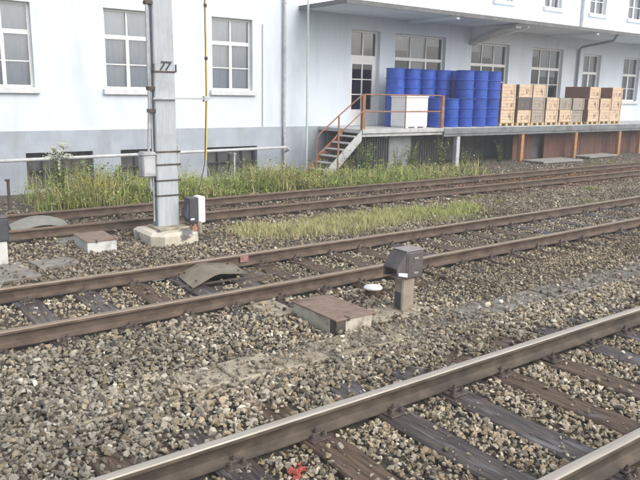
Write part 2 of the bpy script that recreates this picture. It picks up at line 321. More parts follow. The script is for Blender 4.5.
def make_window(o, k):
    a, b, c, d = o['x0'], o['x1'], o['z0'], o['z1']; y = WALL_Y+.15; H = d-c
    W_ = MB(); fw = .065
    W_.box(a, a+fw, y, y+.08, c, d); W_.box(b-fw, b, y, y+.08, c, d); W_.box(a+fw, b-fw, y+.001, y+.079, d-fw, d); W_.box(a+fw, b-fw, y+.001, y+.079, c, c+fw)
    tr = c+H*(.655 if k == 'l' else .60)
    W_.box(a+fw, b-fw, y-.012, y+.078, tr-.055, tr+.055)
    cols = dict(l=2, w3=3, n=2, u=2)[k]; cell = (b-a-2*fw)/cols
    for i in range(1, cols):
        x = a+fw+cell*i; t = .045 if cols == 2 else .034
        W_.box(x-t, x+t, y-.006, y+.075, c+fw, tr-.055); W_.box(x-t*.5, x+t*.5, y+.003, y+.074, tr+.055, d-fw)
    mz = c+(tr-c)*.48
    for i in range(cols):
        x0 = a+fw+cell*i+(.046 if i else 0); x1 = a+fw+cell*(i+1)-(.046 if i < cols-1 else 0)
        W_.box(x0, x1, y+.006, y+.06, mz-.014, mz+.014)
    wo = bl(W_, 'window', M['frame'])
    for i in range(cols):
        x0 = a+fw+cell*i; x1 = x0+cell
        for z0, z1 in ((c+fw, mz), (mz, tr), (tr, d-fw)):
            p = MB(); tl = random.uniform(-.006, .006); tu = random.uniform(-.006, .006)
            p.add([(x0, y+.036, z0), (x1, y+.036+tl, z0), (x1, y+.036+tl+tu, z1), (x0, y+.036+tu, z1)], [(0, 1, 2, 3)]); bl(p, 'pane', M['glass'], wo)
    s = MB(); s.cbox(a-.1, b+.1, WALL_Y-.10, WALL_Y+.16, c-.15, c+.004, .012); bl(s, 'sill', M['sill'], wo)
    # curtain or blind a hand's breadth behind the glass
    if k in 'lu' or k == 'n':
        n = 40; cu = MB(); vs = []
        for i in range(n+1):
            x = a+.03+(b-a-.06)*i/n; yy = WALL_Y+.29+.008*math.sin(i*1.9)+.010*math.sin(i*.5+a)
            vs += [(x, yy, c+.02), (x, yy, d-.02)]
        cu.add(vs, [(2*i, 2*i+2, 2*i+3, 2*i+1) for i in range(n)]); bl(cu, 'curtain', M['curtain'] if k != 'n' else M['reflection_blind'], wo, True)
    if k == 'w3':      # added pale panels of different lengths, imitating sky reflections in the panes
        for i in range(3):
            x0 = a+fw+cell*i; dz = H*random.choice((.25, .42, .55, .15)); cu = MB(); cu.box(x0+.01, x0+cell-.01, WALL_Y+.30, WALL_Y+.304, d-.02-dz, d-.02); bl(cu, 'reflection_blind', M['reflection_blind'], wo)
    return wo
for o in wins+ups: make_window(o, o['k'])
# door with glazed leaf and transom light
a, b, c, d = door['x0'], door['x1'], door['z0'], door['z1']; y = WALL_Y+.16
D = MB(); D.box(a, a+.08, y, y+.09, c, d); D.box(b-.08, b, y, y+.09, c, d); D.box(a+.08, b-.08, y+.001, y+.089, d-.07, d); tz = 3.35
D.box(a+.08, b-.08, y-.01, y+.088, tz, tz+.2); D.box((a+b)/2-.025, (a+b)/2+.025, y+.003, y+.08, tz+.2, d-.07)
D.box(a+.08, a+.2, y+.002, y+.06, c, tz); D.box(b-.2, b-.08, y+.002, y+.06, c, tz); D.box(a+.2, b-.2, y+.003, y+.059, tz-.1, tz); D.box(a+.2, b-.2, y+.003, y+.059, c, c+.55)
gx0, gx1, gz0, gz1 = a+.2, b-.2, c+.55, tz-.1
D.box((gx0+gx1)/2-.022, (gx0+gx1)/2+.022, y+.006, y+.055, gz0, gz1)
for i in (1, 2): D.box(gx0, gx1, y+.009, y+.052, gz0+(gz1-gz0)*i/3-.018, gz0+(gz1-gz0)*i/3+.018)
do = bl(D, 'door', M['frame'])
for i in range(2):
    for j in range(3):
        p = MB(); xx0 = gx0+(gx1-gx0)*i/2; zz0 = gz0+(gz1-gz0)*j/3
        p.add([(xx0, y+.03, zz0), (xx0+(gx1-gx0)/2, y+.03, zz0), (xx0+(gx1-gx0)/2, y+.03, zz0+(gz1-gz0)/3), (xx0, y+.03, zz0+(gz1-gz0)/3)], [(0, 1, 2, 3)]); bl(p, 'pane', M['glass'], do)
    p = MB(); xx0 = a+.08+(b-a-.16)*i/2; p.add([(xx0, y+.04, tz+.2), (xx0+(b-a-.16)/2, y+.04, tz+.2), (xx0+(b-a-.16)/2, y+.04, d-.07), (xx0, y+.04, d-.07)], [(0, 1, 2, 3)]); bl(p, 'pane', M['glass'], do)
p = MB(); p.tube([(b-.14, y, 2.15), (b-.14, y-.06, 2.15), (b-.26, y-.06, 2.15)], .012, 8); bl(p, 'handle', M['galv'], do)
# canopy
CZ0, CZ1, CY, CX0 = 4.86, 4.93, 16.55, 13.15
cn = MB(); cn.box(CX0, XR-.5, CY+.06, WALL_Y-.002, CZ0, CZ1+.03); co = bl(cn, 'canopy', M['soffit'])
cn = MB(); cn.box(CX0-.03, XR-.47, CY, CY+.058, CZ0-.03, CZ1+.034); cn.box(CX0-.05, CX0-.002, CY+.06, WALL_Y-.002, CZ0-.028, CZ1+.034); bl(cn, 'fascia', M['greytrim'], co)
for x in (17.9, 26.2, 33.):
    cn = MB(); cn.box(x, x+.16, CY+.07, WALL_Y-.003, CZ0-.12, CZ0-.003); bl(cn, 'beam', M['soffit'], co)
# curved bracket: white web, grey curved flange, and the pale strut beside it
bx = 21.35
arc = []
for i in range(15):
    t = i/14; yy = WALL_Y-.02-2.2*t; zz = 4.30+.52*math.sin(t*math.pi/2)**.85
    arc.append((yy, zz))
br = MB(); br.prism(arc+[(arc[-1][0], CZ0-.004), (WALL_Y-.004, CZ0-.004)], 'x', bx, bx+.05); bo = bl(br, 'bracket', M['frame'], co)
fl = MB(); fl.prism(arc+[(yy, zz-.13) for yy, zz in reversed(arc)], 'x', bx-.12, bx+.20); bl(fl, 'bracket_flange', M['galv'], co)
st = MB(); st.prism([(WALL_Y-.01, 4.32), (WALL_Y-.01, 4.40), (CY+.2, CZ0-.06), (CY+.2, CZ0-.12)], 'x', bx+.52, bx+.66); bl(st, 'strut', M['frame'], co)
# rainwater pipes
def clips(mb, x, y, zs, r):
    for z in zs: mb.lathe([(r+.012, z-.02), (r+.012, z+.02)], 10, 0, Matrix.Translation((x, y, 0)))
p = MB(); p.tube([(12.5, WALL_Y-.09, 9.1), (12.5, WALL_Y-.09, .9), (12.5, WALL_Y-.13, .6), (12.5, WALL_Y-.13, -.5)], .052, 10); clips(p, 12.5, WALL_Y-.09, (1.4, 3.2, 5.0), .052); bl(p, 'downpipe', M['pipe_w'], smooth=True)
p = MB(); p.tube([(11.72, WALL_Y-.03, 4.3), (11.72, WALL_Y-.03, 1.15)], .014, 6); bl(p, 'lightning_wire', M['pipe_w'])
p = MB(); p.tube([(28.55, WALL_Y-.09, 9.1), (28.55, WALL_Y-.09, 5.05)], .06, 10); bl(p, 'downpipe', M['pipe_w'], smooth=True)
p = MB(); p.tube([(28.55, WALL_Y-.09, 1.15), (28.55, WALL_Y-.09, 4.35), (28.5, WALL_Y-.25, 4.47), (27.9, CY+.35, 4.62), (27.9, CY+.2, 4.85)], .055, 10); bl(p, 'downpipe', M['greypanel'], smooth=True)

# heating pipe on stands along the plinth
hp = empty('wall_pipe', (3, 18.5, 0), 0, 'long pale horizontal pipe on stands along the grey plinth', 'pipe')
p = MB(); p.tube([(-9, -.05, .40), (0, 0, .42), (5, 0, .46), (9.3, 0, .50), (9.45, .05, .42), (9.5, .3, .35)], .045, 10); p.build('pipe', M['pipe_w'], hp, smooth=True)
for x in (-4, .2, 2.15, 4.9, 7.4):
    p = MB(); p.box(x-.025, x+.025, -.02, .02, -.95, .40); p.box(x-.04, x+.04, -.06, .4, .34, .375); p.build('stand', M['galv'], hp)

# slim flag-pole-like post in front of the wall
po = empty('slim_post', (13.05, 18.4, -.45), 0, 'slim pale green pole standing left of the stairs', 'pole')
p = MB(); p.tube([(0, 0, 0), (0, 0, 8)], .036, 10); p.build('shaft', M['post_green'], po, smooth=True)
p = MB(); p.lathe([(.09, 0), (.09, .03), (.05, .06)], 12); p.build('foot', M['galv'], po)

# ------------------------------------------------------------------ loading platform
DX0, DX1 = 13.92, 44.
pf = empty('loading_platform', (DX0, DECK_Y, 0), 0, 'raised loading platform on posts carrying drums and crates', 'platform')
def pl(mb, name, mat, parent=pf):
    o = link(name, mb.mesh(name, mat), parent); o.location = (-DX0, -DECK_Y, 0) if parent is pf else (0, 0, 0); return o
x = DX0
while x < DX1-.1:
    x1 = min(x+2.4, DX1); mb = MB(); mb.cbox(x+.004, x1-.004, DECK_Y, WALL_Y-.04, DECK_Z-.12, DECK_Z+random.uniform(-.004, .004), .008); pl(mb, 'deck_slab', M['deck']); x = x1
mb = MB(); mb.box(DX0+.02, 17.55, DECK_Y+.05, DECK_Y+.16, DECK_Z-.22, DECK_Z-.124); pl(mb, 'edge_beam', M['deck'])
mb = MB(); mb.box(17.56, DX1, DECK_Y-.03, DECK_Y-.004, DECK_Z-.2, DECK_Z-.01); mb.box(17.56, DX1, DECK_Y-.004, DECK_Y+.12, DECK_Z-.29, DECK_Z-.124); pl(mb, 'edge_beam', M['deck_edge'])
for x in np.arange(15, 44, 2.4):
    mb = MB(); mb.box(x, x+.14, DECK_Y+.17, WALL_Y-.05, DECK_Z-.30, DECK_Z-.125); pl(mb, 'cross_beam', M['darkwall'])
for x, m, wd in ((18.35, 'pipe_w', .17), (21.95, 'orange', .17), (25.45, 'orange', .17), (28.75, 'orange', .17), (30.5, 'orange', .17), (34., 'orange', .17), (37.5, 'orange', .17)):
    mb = MB(); mb.cbox(x-wd/2, x+wd/2, DECK_Y+.02, DECK_Y+.19, -.5, DECK_Z-.292, .01); pl(mb, 'post', M[m])
# infill below the deck
mb = MB(); mb.box(15.35, 16.35, DECK_Y+.35, DECK_Y+.42, -.6, DECK_Z-.13); pl(mb, 'grey_infill', M['greypanel'])
for i in range(14):
    mb = MB(); x = 13.98+i*.1; mb.box(x, x+.045, DECK_Y+.30, DECK_Y+.33, -.6, DECK_Z-.24); pl(mb, 'bar', M['grille'])
for i in range(16):
    mb = MB(); x = 16.4+i*.115; mb.box(x, x+.03, DECK_Y+.5, DECK_Y+.52, -.6, DECK_Z-.14); pl(mb, 'bar', M['grille'])
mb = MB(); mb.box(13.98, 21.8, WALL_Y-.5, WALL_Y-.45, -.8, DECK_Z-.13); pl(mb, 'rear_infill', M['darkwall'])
x = 22.05
while x < 33.5:
    if not (22.9 < x < 23.75):
        mb = MB(); mb.box(x, x+.272, DECK_Y+.55+random.uniform(-.01, .01), DECK_Y+.59, -.6, DECK_Z-.13); pl(mb, 'board', M['redboard'])
    x += .283
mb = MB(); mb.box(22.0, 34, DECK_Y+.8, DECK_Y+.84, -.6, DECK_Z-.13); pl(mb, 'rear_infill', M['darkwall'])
# railing
rl = empty('platform_railing', (DX0, DECK_Y+.08, DECK_Z), 0, 'rusty two-bar railing along the platform edge in front of the white container', 'railing')
for x, wd in ((.06, .11), (3.58, .11)):
    mb = MB(); mb.box(x-wd/2, x+wd/2, -.05, .05, 0, 1.1); mb.build('railing_post', M['rail_rust'], rl)
mb = MB(); mb.tube([(1.87, 0, 0), (1.87, 0, 1.075)], .02, 8); mb.build('railing_post', M['rail_rust'], rl)
for z in (.56, 1.09):
    mb = MB(); mb.tube([(.115, 0, z), (3.525, 0, z)], .022, 8); mb.build('railing_bar', M['rail_rust'], rl)
# stairs
sx = empty('metal_stairs', (DX0, DECK_Y, 0), 0, 'open rusty metal stairs with handrail up to the platform', 'stairs')
SL = 1.62/1.75
for k, yy in enumerate((.02, .98)):
    mb = MB(); mb.prism([(-.02, DECK_Z-.02), (-.02, DECK_Z-.34), (-1.78, DECK_Z-.34-1.76*SL), (-1.9, DECK_Z-.02-1.76*SL)], 'y', yy, yy+.045); mb.build('stringer', M['deck'] if k == 0 else M['rail_rust'], sx)
for i in range(1, 8):
    mb = MB(); zz = DECK_Z-i*.2; xx = -.02-i*.2/SL; mb.box(xx-.06, xx+.24, .07, .975, zz-.035, zz); mb.build('tread', M['deck'], sx)
def hr(z): return [(.0, .04, DECK_Z+z), (-.95, .04, DECK_Z+z-.66), (-1.62, .04, DECK_Z+z-1.16)]
mb = MB(); mb.tube(hr(1.09)+[(-1.74, .04, DECK_Z-.22), (-1.76, .04, DECK_Z-.4), (-1.76, .04, -.5)], .022, 8); mb.build('handrail', M['rail_rust'], sx, smooth=True)
mb = MB(); mb.tube([(.0, .04, DECK_Z+.56), (-1.72, .04, DECK_Z-.72)], .018, 8); mb.build('handrail', M['rail_rust'], sx, smooth=True)
mb = MB(); mb.box(-.98, -.92, .0, .015, -.2, DECK_Z+.42); mb.build('baluster', M['rail_rust'], sx)

# drums
DR, DH = .335, .99
def drum_proto():
    t = empty('blue_drum')
    p = [(DR-.012, 0), (DR, .012), (DR, .03), (DR-.015, .045)]
    for hz in (.34, .65):
        p += [(DR-.015, hz-.03), (DR+.006, hz-.012), (DR+.006, hz+.012), (DR-.015, hz+.03)]
    p += [(DR-.015, DH-.045), (DR, DH-.03), (DR, DH-.004), (DR-.012, DH), (DR-.022, DH-.004), (DR-.024, DH-.022)]
    mb = MB(); mb.lathe(p, 28); mb.build('body', M['blue'], t, smooth=True)
    mb = MB(); mb.lathe([(DR-.03, DH-.0215), (DR-.03, DH-.014), (.2, DH-.012)], 28); lid = mb.build('lid', M['blue_lid'], t)
    for x, r in ((.2, .035), (-.2, .02)):
        mb = MB(); mb.lathe([(r, DH-.0115), (r, DH+.006), (r*.7, DH+.006)], 10, 0, Matrix.Translation((x, 0, 0))); mb.build('bung', M['blue_lid'], lid)
    return t
dp = drum_proto(); first = True
ORD = ['first', 'second', 'third', 'fourth', 'fifth', 'sixth', 'seventh', 'eighth', 'ninth']
def place_drum(x, yv, lev, label):
    global first
    o = dp if first else copy_tree(dp); first = False
    o.location = (x+random.uniform(-.015, .015), yv+random.uniform(-.02, .02), DECK_Z+.006+lev*(DH+.008)); o.rotation_euler.z = random.uniform(0, 6.28)
    tag(o, label, 'drum', 'blue steel drums on the platform')
for i, x in enumerate((16.55, 17.32, 18.06, 18.80, 19.52)):
    place_drum(x, 18.05, 0, f'blue drum, lower one of the {ORD[i]} rear column counted from the door')
    place_drum(x, 18.05, 1, f'blue drum, upper one of the {ORD[i]} rear column counted from the door')
for i, x in enumerate((17.74, 18.46)):
    place_drum(x, 17.25, 0, ['single blue drum right beside the white container, front row', 'single blue drum behind the right railing post, front row'][i])
for i, x in enumerate((19.2, 19.95, 20.68)):
    for lv in (0, 1):
        place_drum(x, 17.25, lv, f"blue drum, {['lower', 'upper'][lv]} one of the {['leftmost', 'middle', 'rightmost'][i]} tall front column near the crates")
# white container behind the railing
wc = empty('white_container', (16.1, 17.0, DECK_Z+.004), 0, 'white box-shaped plastic container standing behind the railing', 'container')
mb = MB(); mb.cbox(0, 1.05, 0, .75, .03, 1.0, .025); mb.build('body', M['whiteplastic'], wc)
mb = MB(); mb.cbox(-.012, 1.062, -.012, .762, 1.003, 1.07, .015); mb.build('lid', M['whiteplastic'], wc)
for x in (.04, .46, .88):
    mb = MB(); mb.box(x, x+.13, .02, .73, 0, .029); mb.build('skid', M['whiteplastic'], wc)

# crates on pallets
CW, CDp, CH = .80, 1.2, .475
def crate_proto(mfront, seed=0):
    t = empty('wooden_crate')
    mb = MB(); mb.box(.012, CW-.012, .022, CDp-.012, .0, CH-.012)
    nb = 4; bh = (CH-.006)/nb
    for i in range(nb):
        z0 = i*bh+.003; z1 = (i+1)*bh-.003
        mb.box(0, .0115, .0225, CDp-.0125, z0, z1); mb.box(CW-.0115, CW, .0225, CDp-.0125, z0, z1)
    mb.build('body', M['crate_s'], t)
    mb = MB()
    for i in range(nb): mb.box(.001, CW-.001, .004+random.uniform(-.002, .002), .0215, i*bh+.004, (i+1)*bh-.004)
    fr = mb.build('front_boards', mfront, t)
    for x in (.0, CW-.07):
        mb = MB(); mb.box(x+.002, x+.068, -.012, .001, .003, CH-.006); mb.build('batten', mfront, fr)
    mb = MB()
    for i in range(5): mb.box(.02, CW-.02, .03+i*.235, .03+i*.235+.22, CH-.0118, CH)
    mb.build('lid', mfront, t)
    mb = MB(); rs_ = random.Random(seed)
    for k in range(rs_.choice((2, 3, 3, 4))):
        x = .2+rs_.random()*.4; z0 = rs_.uniform(.06, .2); mb.box(x, x+rs_.uniform(.025, .07), -.0005-.0001*k, .0012, z0, z0+rs_.uniform(.06, .2))
    tag(mb.build('stencil_mark', M['ink'], fr), kind='stuff')
    return t
protos = {(k, v): crate_proto(M[k], v*7+len(k)) for k, nv in (('crate', 5), ('crate_g', 3), ('crate_d', 1)) for v in range(nv)}; used = set(); cnt = dict(crate=0, crate_g=0, crate_d=0); NV = dict(crate=5, crate_g=3, crate_d=1)
def pallet_proto():
    t = empty('wooden_pallet'); mb = MB()
    for i in range(5): mb.box(0+i*.172, .15+i*.172, 0, 1.2, .094, .116)
    mb.build('deck_boards', M['pallet'], t); mb = MB()
    for x in (0, .35, .70):
        for yy in (0, .53, 1.06): mb.box(x, x+.14, yy+.001, yy+.139, .022, .0935)
        mb.box(x, x+.14, 0, 1.2, 0, .0215)
    mb.build('skids', M['pallet'], t); return t
pp = pallet_proto(); pfirst = True
stacks = [(20.98, ['crate', 'crate', 'crate']), (21.92, ['crate', 'crate_d', 'crate']), (22.84, ['crate_g', 'crate_g', 'crate']), (23.74, ['crate', 'crate']), (24.62, ['crate', 'crate_g']), (25.46, ['crate_g', 'crate_g']),
          (26.62, ['crate', 'crate', 'crate']), (27.50, ['crate', 'crate']), (28.36, ['crate', 'crate', 'crate'])]
DESC = dict(crate='pale wooden crate', crate_g='greyish weathered wooden crate', crate_d='dark wooden crate')
for i, (x, lv) in enumerate(stacks):
    yv = 16.98+random.uniform(-.03, .03)
    o = pp if pfirst else copy_tree(pp); pfirst = False
    o.location = (x, yv, DECK_Z+.005); tag(o, f'wooden pallet under the {ORD[i]} crate stack counted from the drums', 'pallet', 'pallets under the crates')
    for j, k in enumerate(lv):
        kv = (k, cnt[k] % NV[k]); cnt[k] += 1; o = protos[kv] if kv not in used else copy_tree(protos[kv]); used.add(kv)
        o.location = (x+random.uniform(-.012, .02), yv+random.uniform(-.02, .02), DECK_Z+.005+.118+j*(CH+.006)); o.rotation_euler.z = random.uniform(-.012, .012)
        pos = {0: 'bottom', len(lv)-1: 'top'}.get(j, 'middle')
        tag(o, f'{DESC[k]}, {pos} of the {ORD[i]} stack counted from the blue drums', 'crate', 'wooden crates stacked on the platform')

# boards lying in front of the platform
for i, (x, yv, n, rz, lab) in enumerate(((21.75, 15.5, 4, -.03, 'pale weathered boards lying flat between the first two orange posts'), (25.5, 16.0, 3, .06, 'weathered boards lying flat between the second and third orange posts'))):
    t = empty('board_panel', (x, yv, -.19), rz, lab, 'boards')
    for k in range(n):
        mb = MB(); mb.box(random.uniform(0, .1), 2.6-random.uniform(0, .2), k*.26, k*.26+.245, 0, .05+random.uniform(0, .012)); mb.build('plank', M['wood_board'], t)

# ------------------------------------------------------------------ railway tracks
PROF = [(-.070, -.159), (.070, -.159), (.070, -.149), (.022, -.132), (.0095, -.118), (.0085, -.056), (.018, -.043), (.035, -.036), (.0355, -.012), (.030, -.003), (.016, 0),
        (-.016, 0), (-.030, -.003), (-.0355, -.012), (-.035, -.036), (-.018, -.043), (-.0085, -.056), (-.0095, -.118), (-.022, -.132), (-.070, -.149)]
def rail(track, yc, s, mats, x0, x1, step=1.0):
    mb = MB(); n = len(PROF); X_ = np.arange(x0, x1+.01, step); vs = []
    for x in X_:
        for u, z in PROF: vs.append((x, yc(x)+s*GA+u, z+.002*math.sin(x*1.3+s)))
    mb.v = vs
    for i in range(len(X_)-1):
        for k in range(n):
            mb.f.append((i*n+k, i*n+(k+1) % n, (i+1)*n+(k+1) % n, (i+1)*n+k)); mb.m.append(1 if 8 <= k <= 12 else 0)
    return mb.build('rail', mats, track, smooth=True)
def sleeper_mesh(seed, mat):
    rr = random.Random(seed); mb = MB(); L_, W_, H_ = 1.3, .138, .15; n = 14; vs = []
    for i in range(n+1):
        yy = -L_+2*L_*i/n; e = 1 if i in (0, n) else 0; wv = .008*math.sin(i*.9+seed); jl, jr, jt = (rr.uniform(-.006, .006) for _ in range(3))
        jt -= .01*rr.random() if i in (0, n) else 0
        yy += rr.uniform(-.02, .02)*e
        c = .016
        vs += [(-W_+wv+jl, yy, -H_), (-W_+wv+jl, yy, -c+jt), (-W_+c+wv+jl, yy, jt), (wv, yy, jt+rr.uniform(-.004, .003)), (W_-c+wv+jr, yy, jt), (W_+wv+jr, yy, -c+jt), (W_+wv+jr, yy, -H_)]
    k = 7
    fs = [(i*k+j, i*k+j+1, (i+1)*k+j+1, (i+1)*k+j) for i in range(n) for j in range(k-1)]
    fs += [tuple(range(k)), tuple(range(n*k, n*k+k))[::-1]]
    mb.add(vs, fs); return mb.mesh('sleeper', mat)
def plate_mesh():
    mb = MB(); mb.cbox(-.085, .085, -.17, .17, 0, .0125, .004)
    for s in (-1, 1):
        mb.cbox(-.035, .035, s*.068-.022+s*.012, s*.068+.022+s*.012, .012, .034, .006)            # clamp
        for dx in (-.05, .05):
            T = Matrix.Translation((dx, s*.125, 0)); mb.lathe([(.026, .0126), (.026, .02)], 10, 0, T); mb.lathe([(.018, .0202), (.018, .038), (.009, .0385), (.009, .052)], 6, 0, T)
        T = Matrix.Translation((0, s*.085, 0)); mb.lathe([(.017, .034), (.017, .052), (.009, .0525), (.009, .072)], 6, 0, T)
    return mb.mesh('baseplate', M['iron'])
PM_ = plate_mesh()
SLA = [sleeper_mesh(i, M['sleeper']) for i in range(4)]; SLB = [sleeper_mesh(10+i, M['sleeper_b']) for i in range(4)]
sleeper_rects = []
def make_track(label, yc, mats, sx0, sx1, dx, top, x0, x1, plates, brown):
    t = empty('railway_track', (0, 0, 0), 0, label, 'railway track')
    rail(t, yc, -1, mats, x0, x1); rail(t, yc, 1, mats, x0, x1)
    x = sx0; i = 0
    while x < sx1:
        xx = x+random.uniform(-.025, .025); me_ = random.choice(SLB if random.random() < brown else SLA)
        s = link('sleeper', me_, t, (xx, yc(xx)+random.uniform(-.04, .04), top+random.uniform(-.004, .002)), (0, 0, random.uniform(-.012, .012)+(math.pi if random.random() < .5 else 0)))
        sleeper_rects.append((xx, yc(xx), top))
        if plates:
            for k in (-1, 1):
                b = link('baseplate', PM_, s); b.location = (0, k*GA, -top-.1605-.0125 if False else .0005)
        x += dx; i += 1
    return t
TOP = -.1725
trA = make_track('nearest railway track with worn bright rail heads and dark wooden sleepers', ycA, [M['rail_side'], M['head_a']], -3.26, 14, .66, TOP, -6, 60, True, .5)
trB = make_track('middle railway track with dull brown rails crossing under the folded sheet', ycB, [M['rail_side_b'], M['head_b']], -1.95, 24, .625, TOP, -6, 70, True, .45)
trC = make_track('farthest rusty railway track in front of the weeds and platform', ycC, [M['rail_side_b'], M['head_c']], .2, 33, .65, TOP-.012, -6, 80, False, .9)
# faded paint dabs on rail webs
for x, yv in ((4.62, ycB(4.6)+GA-.036), (5.75, ycB(5.75)-GA-.072)):
    mb = MB(); mb.box(x, x+.13, yv-.003, yv+.004, -.11 if yv > 7.5 else -.1525, -.02 if yv > 7.5 else -.1455); mb.build('paint_mark', M['redpaint'], trB)

# ------------------------------------------------------------------ cable trough with cover slabs
tr = empty('cable_trough', (0, 4.98, -.19), 0, 'row of concrete cable trough covers sunk between the near and middle tracks', 'cable trough')
x = 1.2
while x < 15:
    mb = MB(); mb.cbox(0, .485, -.21, .21, -.05, .0, .012)
    mb.build('cover_slab', M['slab_y'] if x < 5.2 else M['slab'], tr, (x, random.uniform(-.012, .012), random.uniform(-.012, .006)+(.005 if 2.1 < x < 3. else 0)), (random.uniform(-.02, .02), random.uniform(-.015, .015), random.uniform(-.01, .01))); x += .5
holes = [(1.2, 15, 4.76, 5.2, .16)]          # x0,x1,y0,y1, chance that a stone stays
def slab(name, x0, x1, y0, y1, zt, mat, label, rz=0, th=.06, keep=.2):
    cx_, cy_ = (x0+x1)/2, (y0+y1)/2; mb = MB(); mb.cbox(-(x1-x0)/2, (x1-x0)/2, -(y1-y0)/2, (y1-y0)/2, -th, 0, .01)
    o = mb.build(name, mat, None, (cx_, cy_, zt), (random.uniform(-.015, .015), random.uniform(-.015, .015), rz)); tag(o, label, 'slab'); holes.append((x0, x1, y0, y1, keep)); return o
slab('cover_slab', 3.86, 4.2, 6.03, 6.62, -.175, M['slab_y'], 'yellowish concrete slab between the brown-lidded box and the middle track', .06)
slab('rusty_plate', 4.68, 5.5, 5.22, 5.66, -.182, M['slab_y'], 'flat brownish plate at the foot of the hooded signal', -.08, .03, .12)
slab('cover_slab', 2.3, 2.86, 9.58, 10.02, -.175, M['slab'], 'worn concrete slab left of the mast footing', .08)
slab('cover_slab', 1.55, 2.2, 9.1, 9.95, -.172, M['slab'], 'concrete slab under the cut-off signal at the left edge', .1)
slab('cover_slab', 2.98, 3.42, 11.0, 11.3, -.165, M['slab'], 'small pale slab touching the near rail of the farthest track', 0)

# ------------------------------------------------------------------ low cable boxes
def cable_box(loc, w, d, h, rz, label, side):
    t = empty('cable_box', loc, rz, label, 'cable box')
    mb = MB(); mb.cbox(0, w, 0, d, -.06, h-.016, .006); mb.build('housing', side, t)
    mb = MB(); mb.cbox(-.018, w+.018, -.018, d+.018, h-.0155, h, .004); lid = mb.build('lid', M['boxlid'], t)
    mb = MB(); mb.box(w*.28, w*.28+.03, -.021, .05, h-.03, h+.004); mb.build('latch', M['iron'], lid)
    holes.append((loc[0]-.02, loc[0]+w+.02, loc[1]-.02, loc[1]+d+.02, 0)); return t
nb_ = cable_box((4.11, 5.23, -.205), .48, .78, .16, 0, 'low box with brown lid and pale sides beside the near cable trough', M['boxside'])
mb = MB(); mb.box(.0, .12, -.004, 0, -.02, .135); mb.box(-.004, 0, .0, .10, -.02, .135); mb.build('corner_plate', M['iron'], nb_)
cable_box((3.19, 10.22, -.2), .45, .72, .16, -.03, 'low white-fronted box with brown lid left of the mast', M['boxwhite'])

# ------------------------------------------------------------------ hooded dwarf signal
def dwarf(loc, rz, label, style):
    t = empty('dwarf_signal', loc, rz, label, 'signal')
    if style == 'hood':
        mb = MB(); mb.cbox(-.09, .10, -.075, .075, -.05, .40, .015); po_ = mb.build('post', M['sigpost'], t)
        mb = MB(); mb.box(-.095, -.088, -.045, .045, .03, .22); mb.build('cable_opening', M['sigdark'], po_)
        mb = MB(); mb.box(-.094, .104, -.0765, -.0745, .0, .06); mb.build('collar', M['sigpost'], po_)
        mb = MB(); mb.cbox(-.09, .19, -.11, .13, .385, .70, .02); hd = mb.build('head', M['sighead'], t)
        mb = MB(); mb.cbox(-.085, .185, -.105, .125, .701, .715, .005); mb.build('top_plate', M['sightop'], hd)
        mb = MB(); mb.prism([(-.0895, .70), (-.215, .53), (-.215, .42), (-.0895, .40)], 'y', -.105, -.085); mb.prism([(-.0895, .70), (-.215, .53), (-.215, .42), (-.0895, .40)], 'y', .105, .125)
        mb.prism([(-.0895, .70), (-.215, .53), (-.212, .512), (-.0895, .68)], 'y', -.0845, .1045); mb.build('hood', M['sighead'], hd)
        mb = MB(); mb.prism([(-.205, .45), (-.07, .415), (-.07, .46), (-.203, .485)], 'y', -.122, -.1115); mb.build('lens', M['lens'], hd)
        mb = MB(); mb.box(-.095, -.0905, -.08, .1, .42, .66); mb.build('front_glass', M['sigdark'], hd)
        mb = MB(); mb.lathe([(.018, 0), (.018, .015)], 8, 0, Matrix.Translation((.19, 0, .48)) @ Matrix.Rotation(R(90), 4, 'Y')); mb.build('bolt', M['sightop'], hd)
        for z in (.45, .62):
            mb = MB(); mb.cbox(.03, .10, -.119, -.1105, z-.012, z+.012, .003); mb.build('hinge', M['sightop'], hd)
        mb = MB(); mb.box(-.055, -.05, -.1135, -.1102, .40, .69); mb.build('door_seam', M['sigdark'], hd)
    return t
dwarf((5.27, 5.47, -.2), 0, 'grey-brown hooded dwarf signal on a short concrete post', 'hood'); holes.append((5.17, 5.38, 5.38, 5.56, 0))
# post marker with white painted top
wp = empty('marker_stub', (5.37, 6.12, -.21), 0, 'short rusty stub with white painted round cap', 'marker')
mb = MB(); mb.lathe([(.10, -.03), (.09, .0), (.085, .085)], 14); mb.build('stub', M['rust'], wp)
mb = MB(); mb.lathe([(.115, .086), (.118, .10), (.10, .115), (.04, .125)], 16); mb.build('cap', M['whitepaint'], wp, smooth=True)
holes.append((5.27, 5.47, 6.02, 6.22, 0))
# white-faced indicator right of the mast
t = empty('point_indicator', (5.06, 10.3, -.22), 0, 'small point indicator with white face beside the mast footing', 'signal')
mb = MB(); mb.tube([(0.05, 0, 0), (.05, 0, .3)], .045, 10); mb.build('post', M['sigpost'], t)
mb = MB(); mb.cbox(-.14, .02, -.02, .18, .28, .70, .012); hd = mb.build('housing', M['sigdark'], t)
mb = MB(); mb.cbox(.021, .145, -.04, .17, .27, .715, .012); mb.build('face_plate', M['whitepaint'], hd)
mb = MB(); mb.prism([(-.13, .32), (-.21, .40), (-.13, .70)], 'y', 0, .15); mb.build('hood', M['sigdark'], hd)
mb = MB(); mb.box(-.12, -.05, -.0215, -.019, .33, .36); mb.build('lens', M['lens'], hd)
mb = MB(); mb.cbox(-.22, -.02, -.10, .06, .02, .16, .02); mb.lathe([(.05, -.12), (.05, .12)], 10, 0, Matrix.Translation((-.1, -.02, .17)) @ Matrix.Rotation(R(70), 4, 'X')); mb.build('rusty_drive', M['rail_rust'], t)
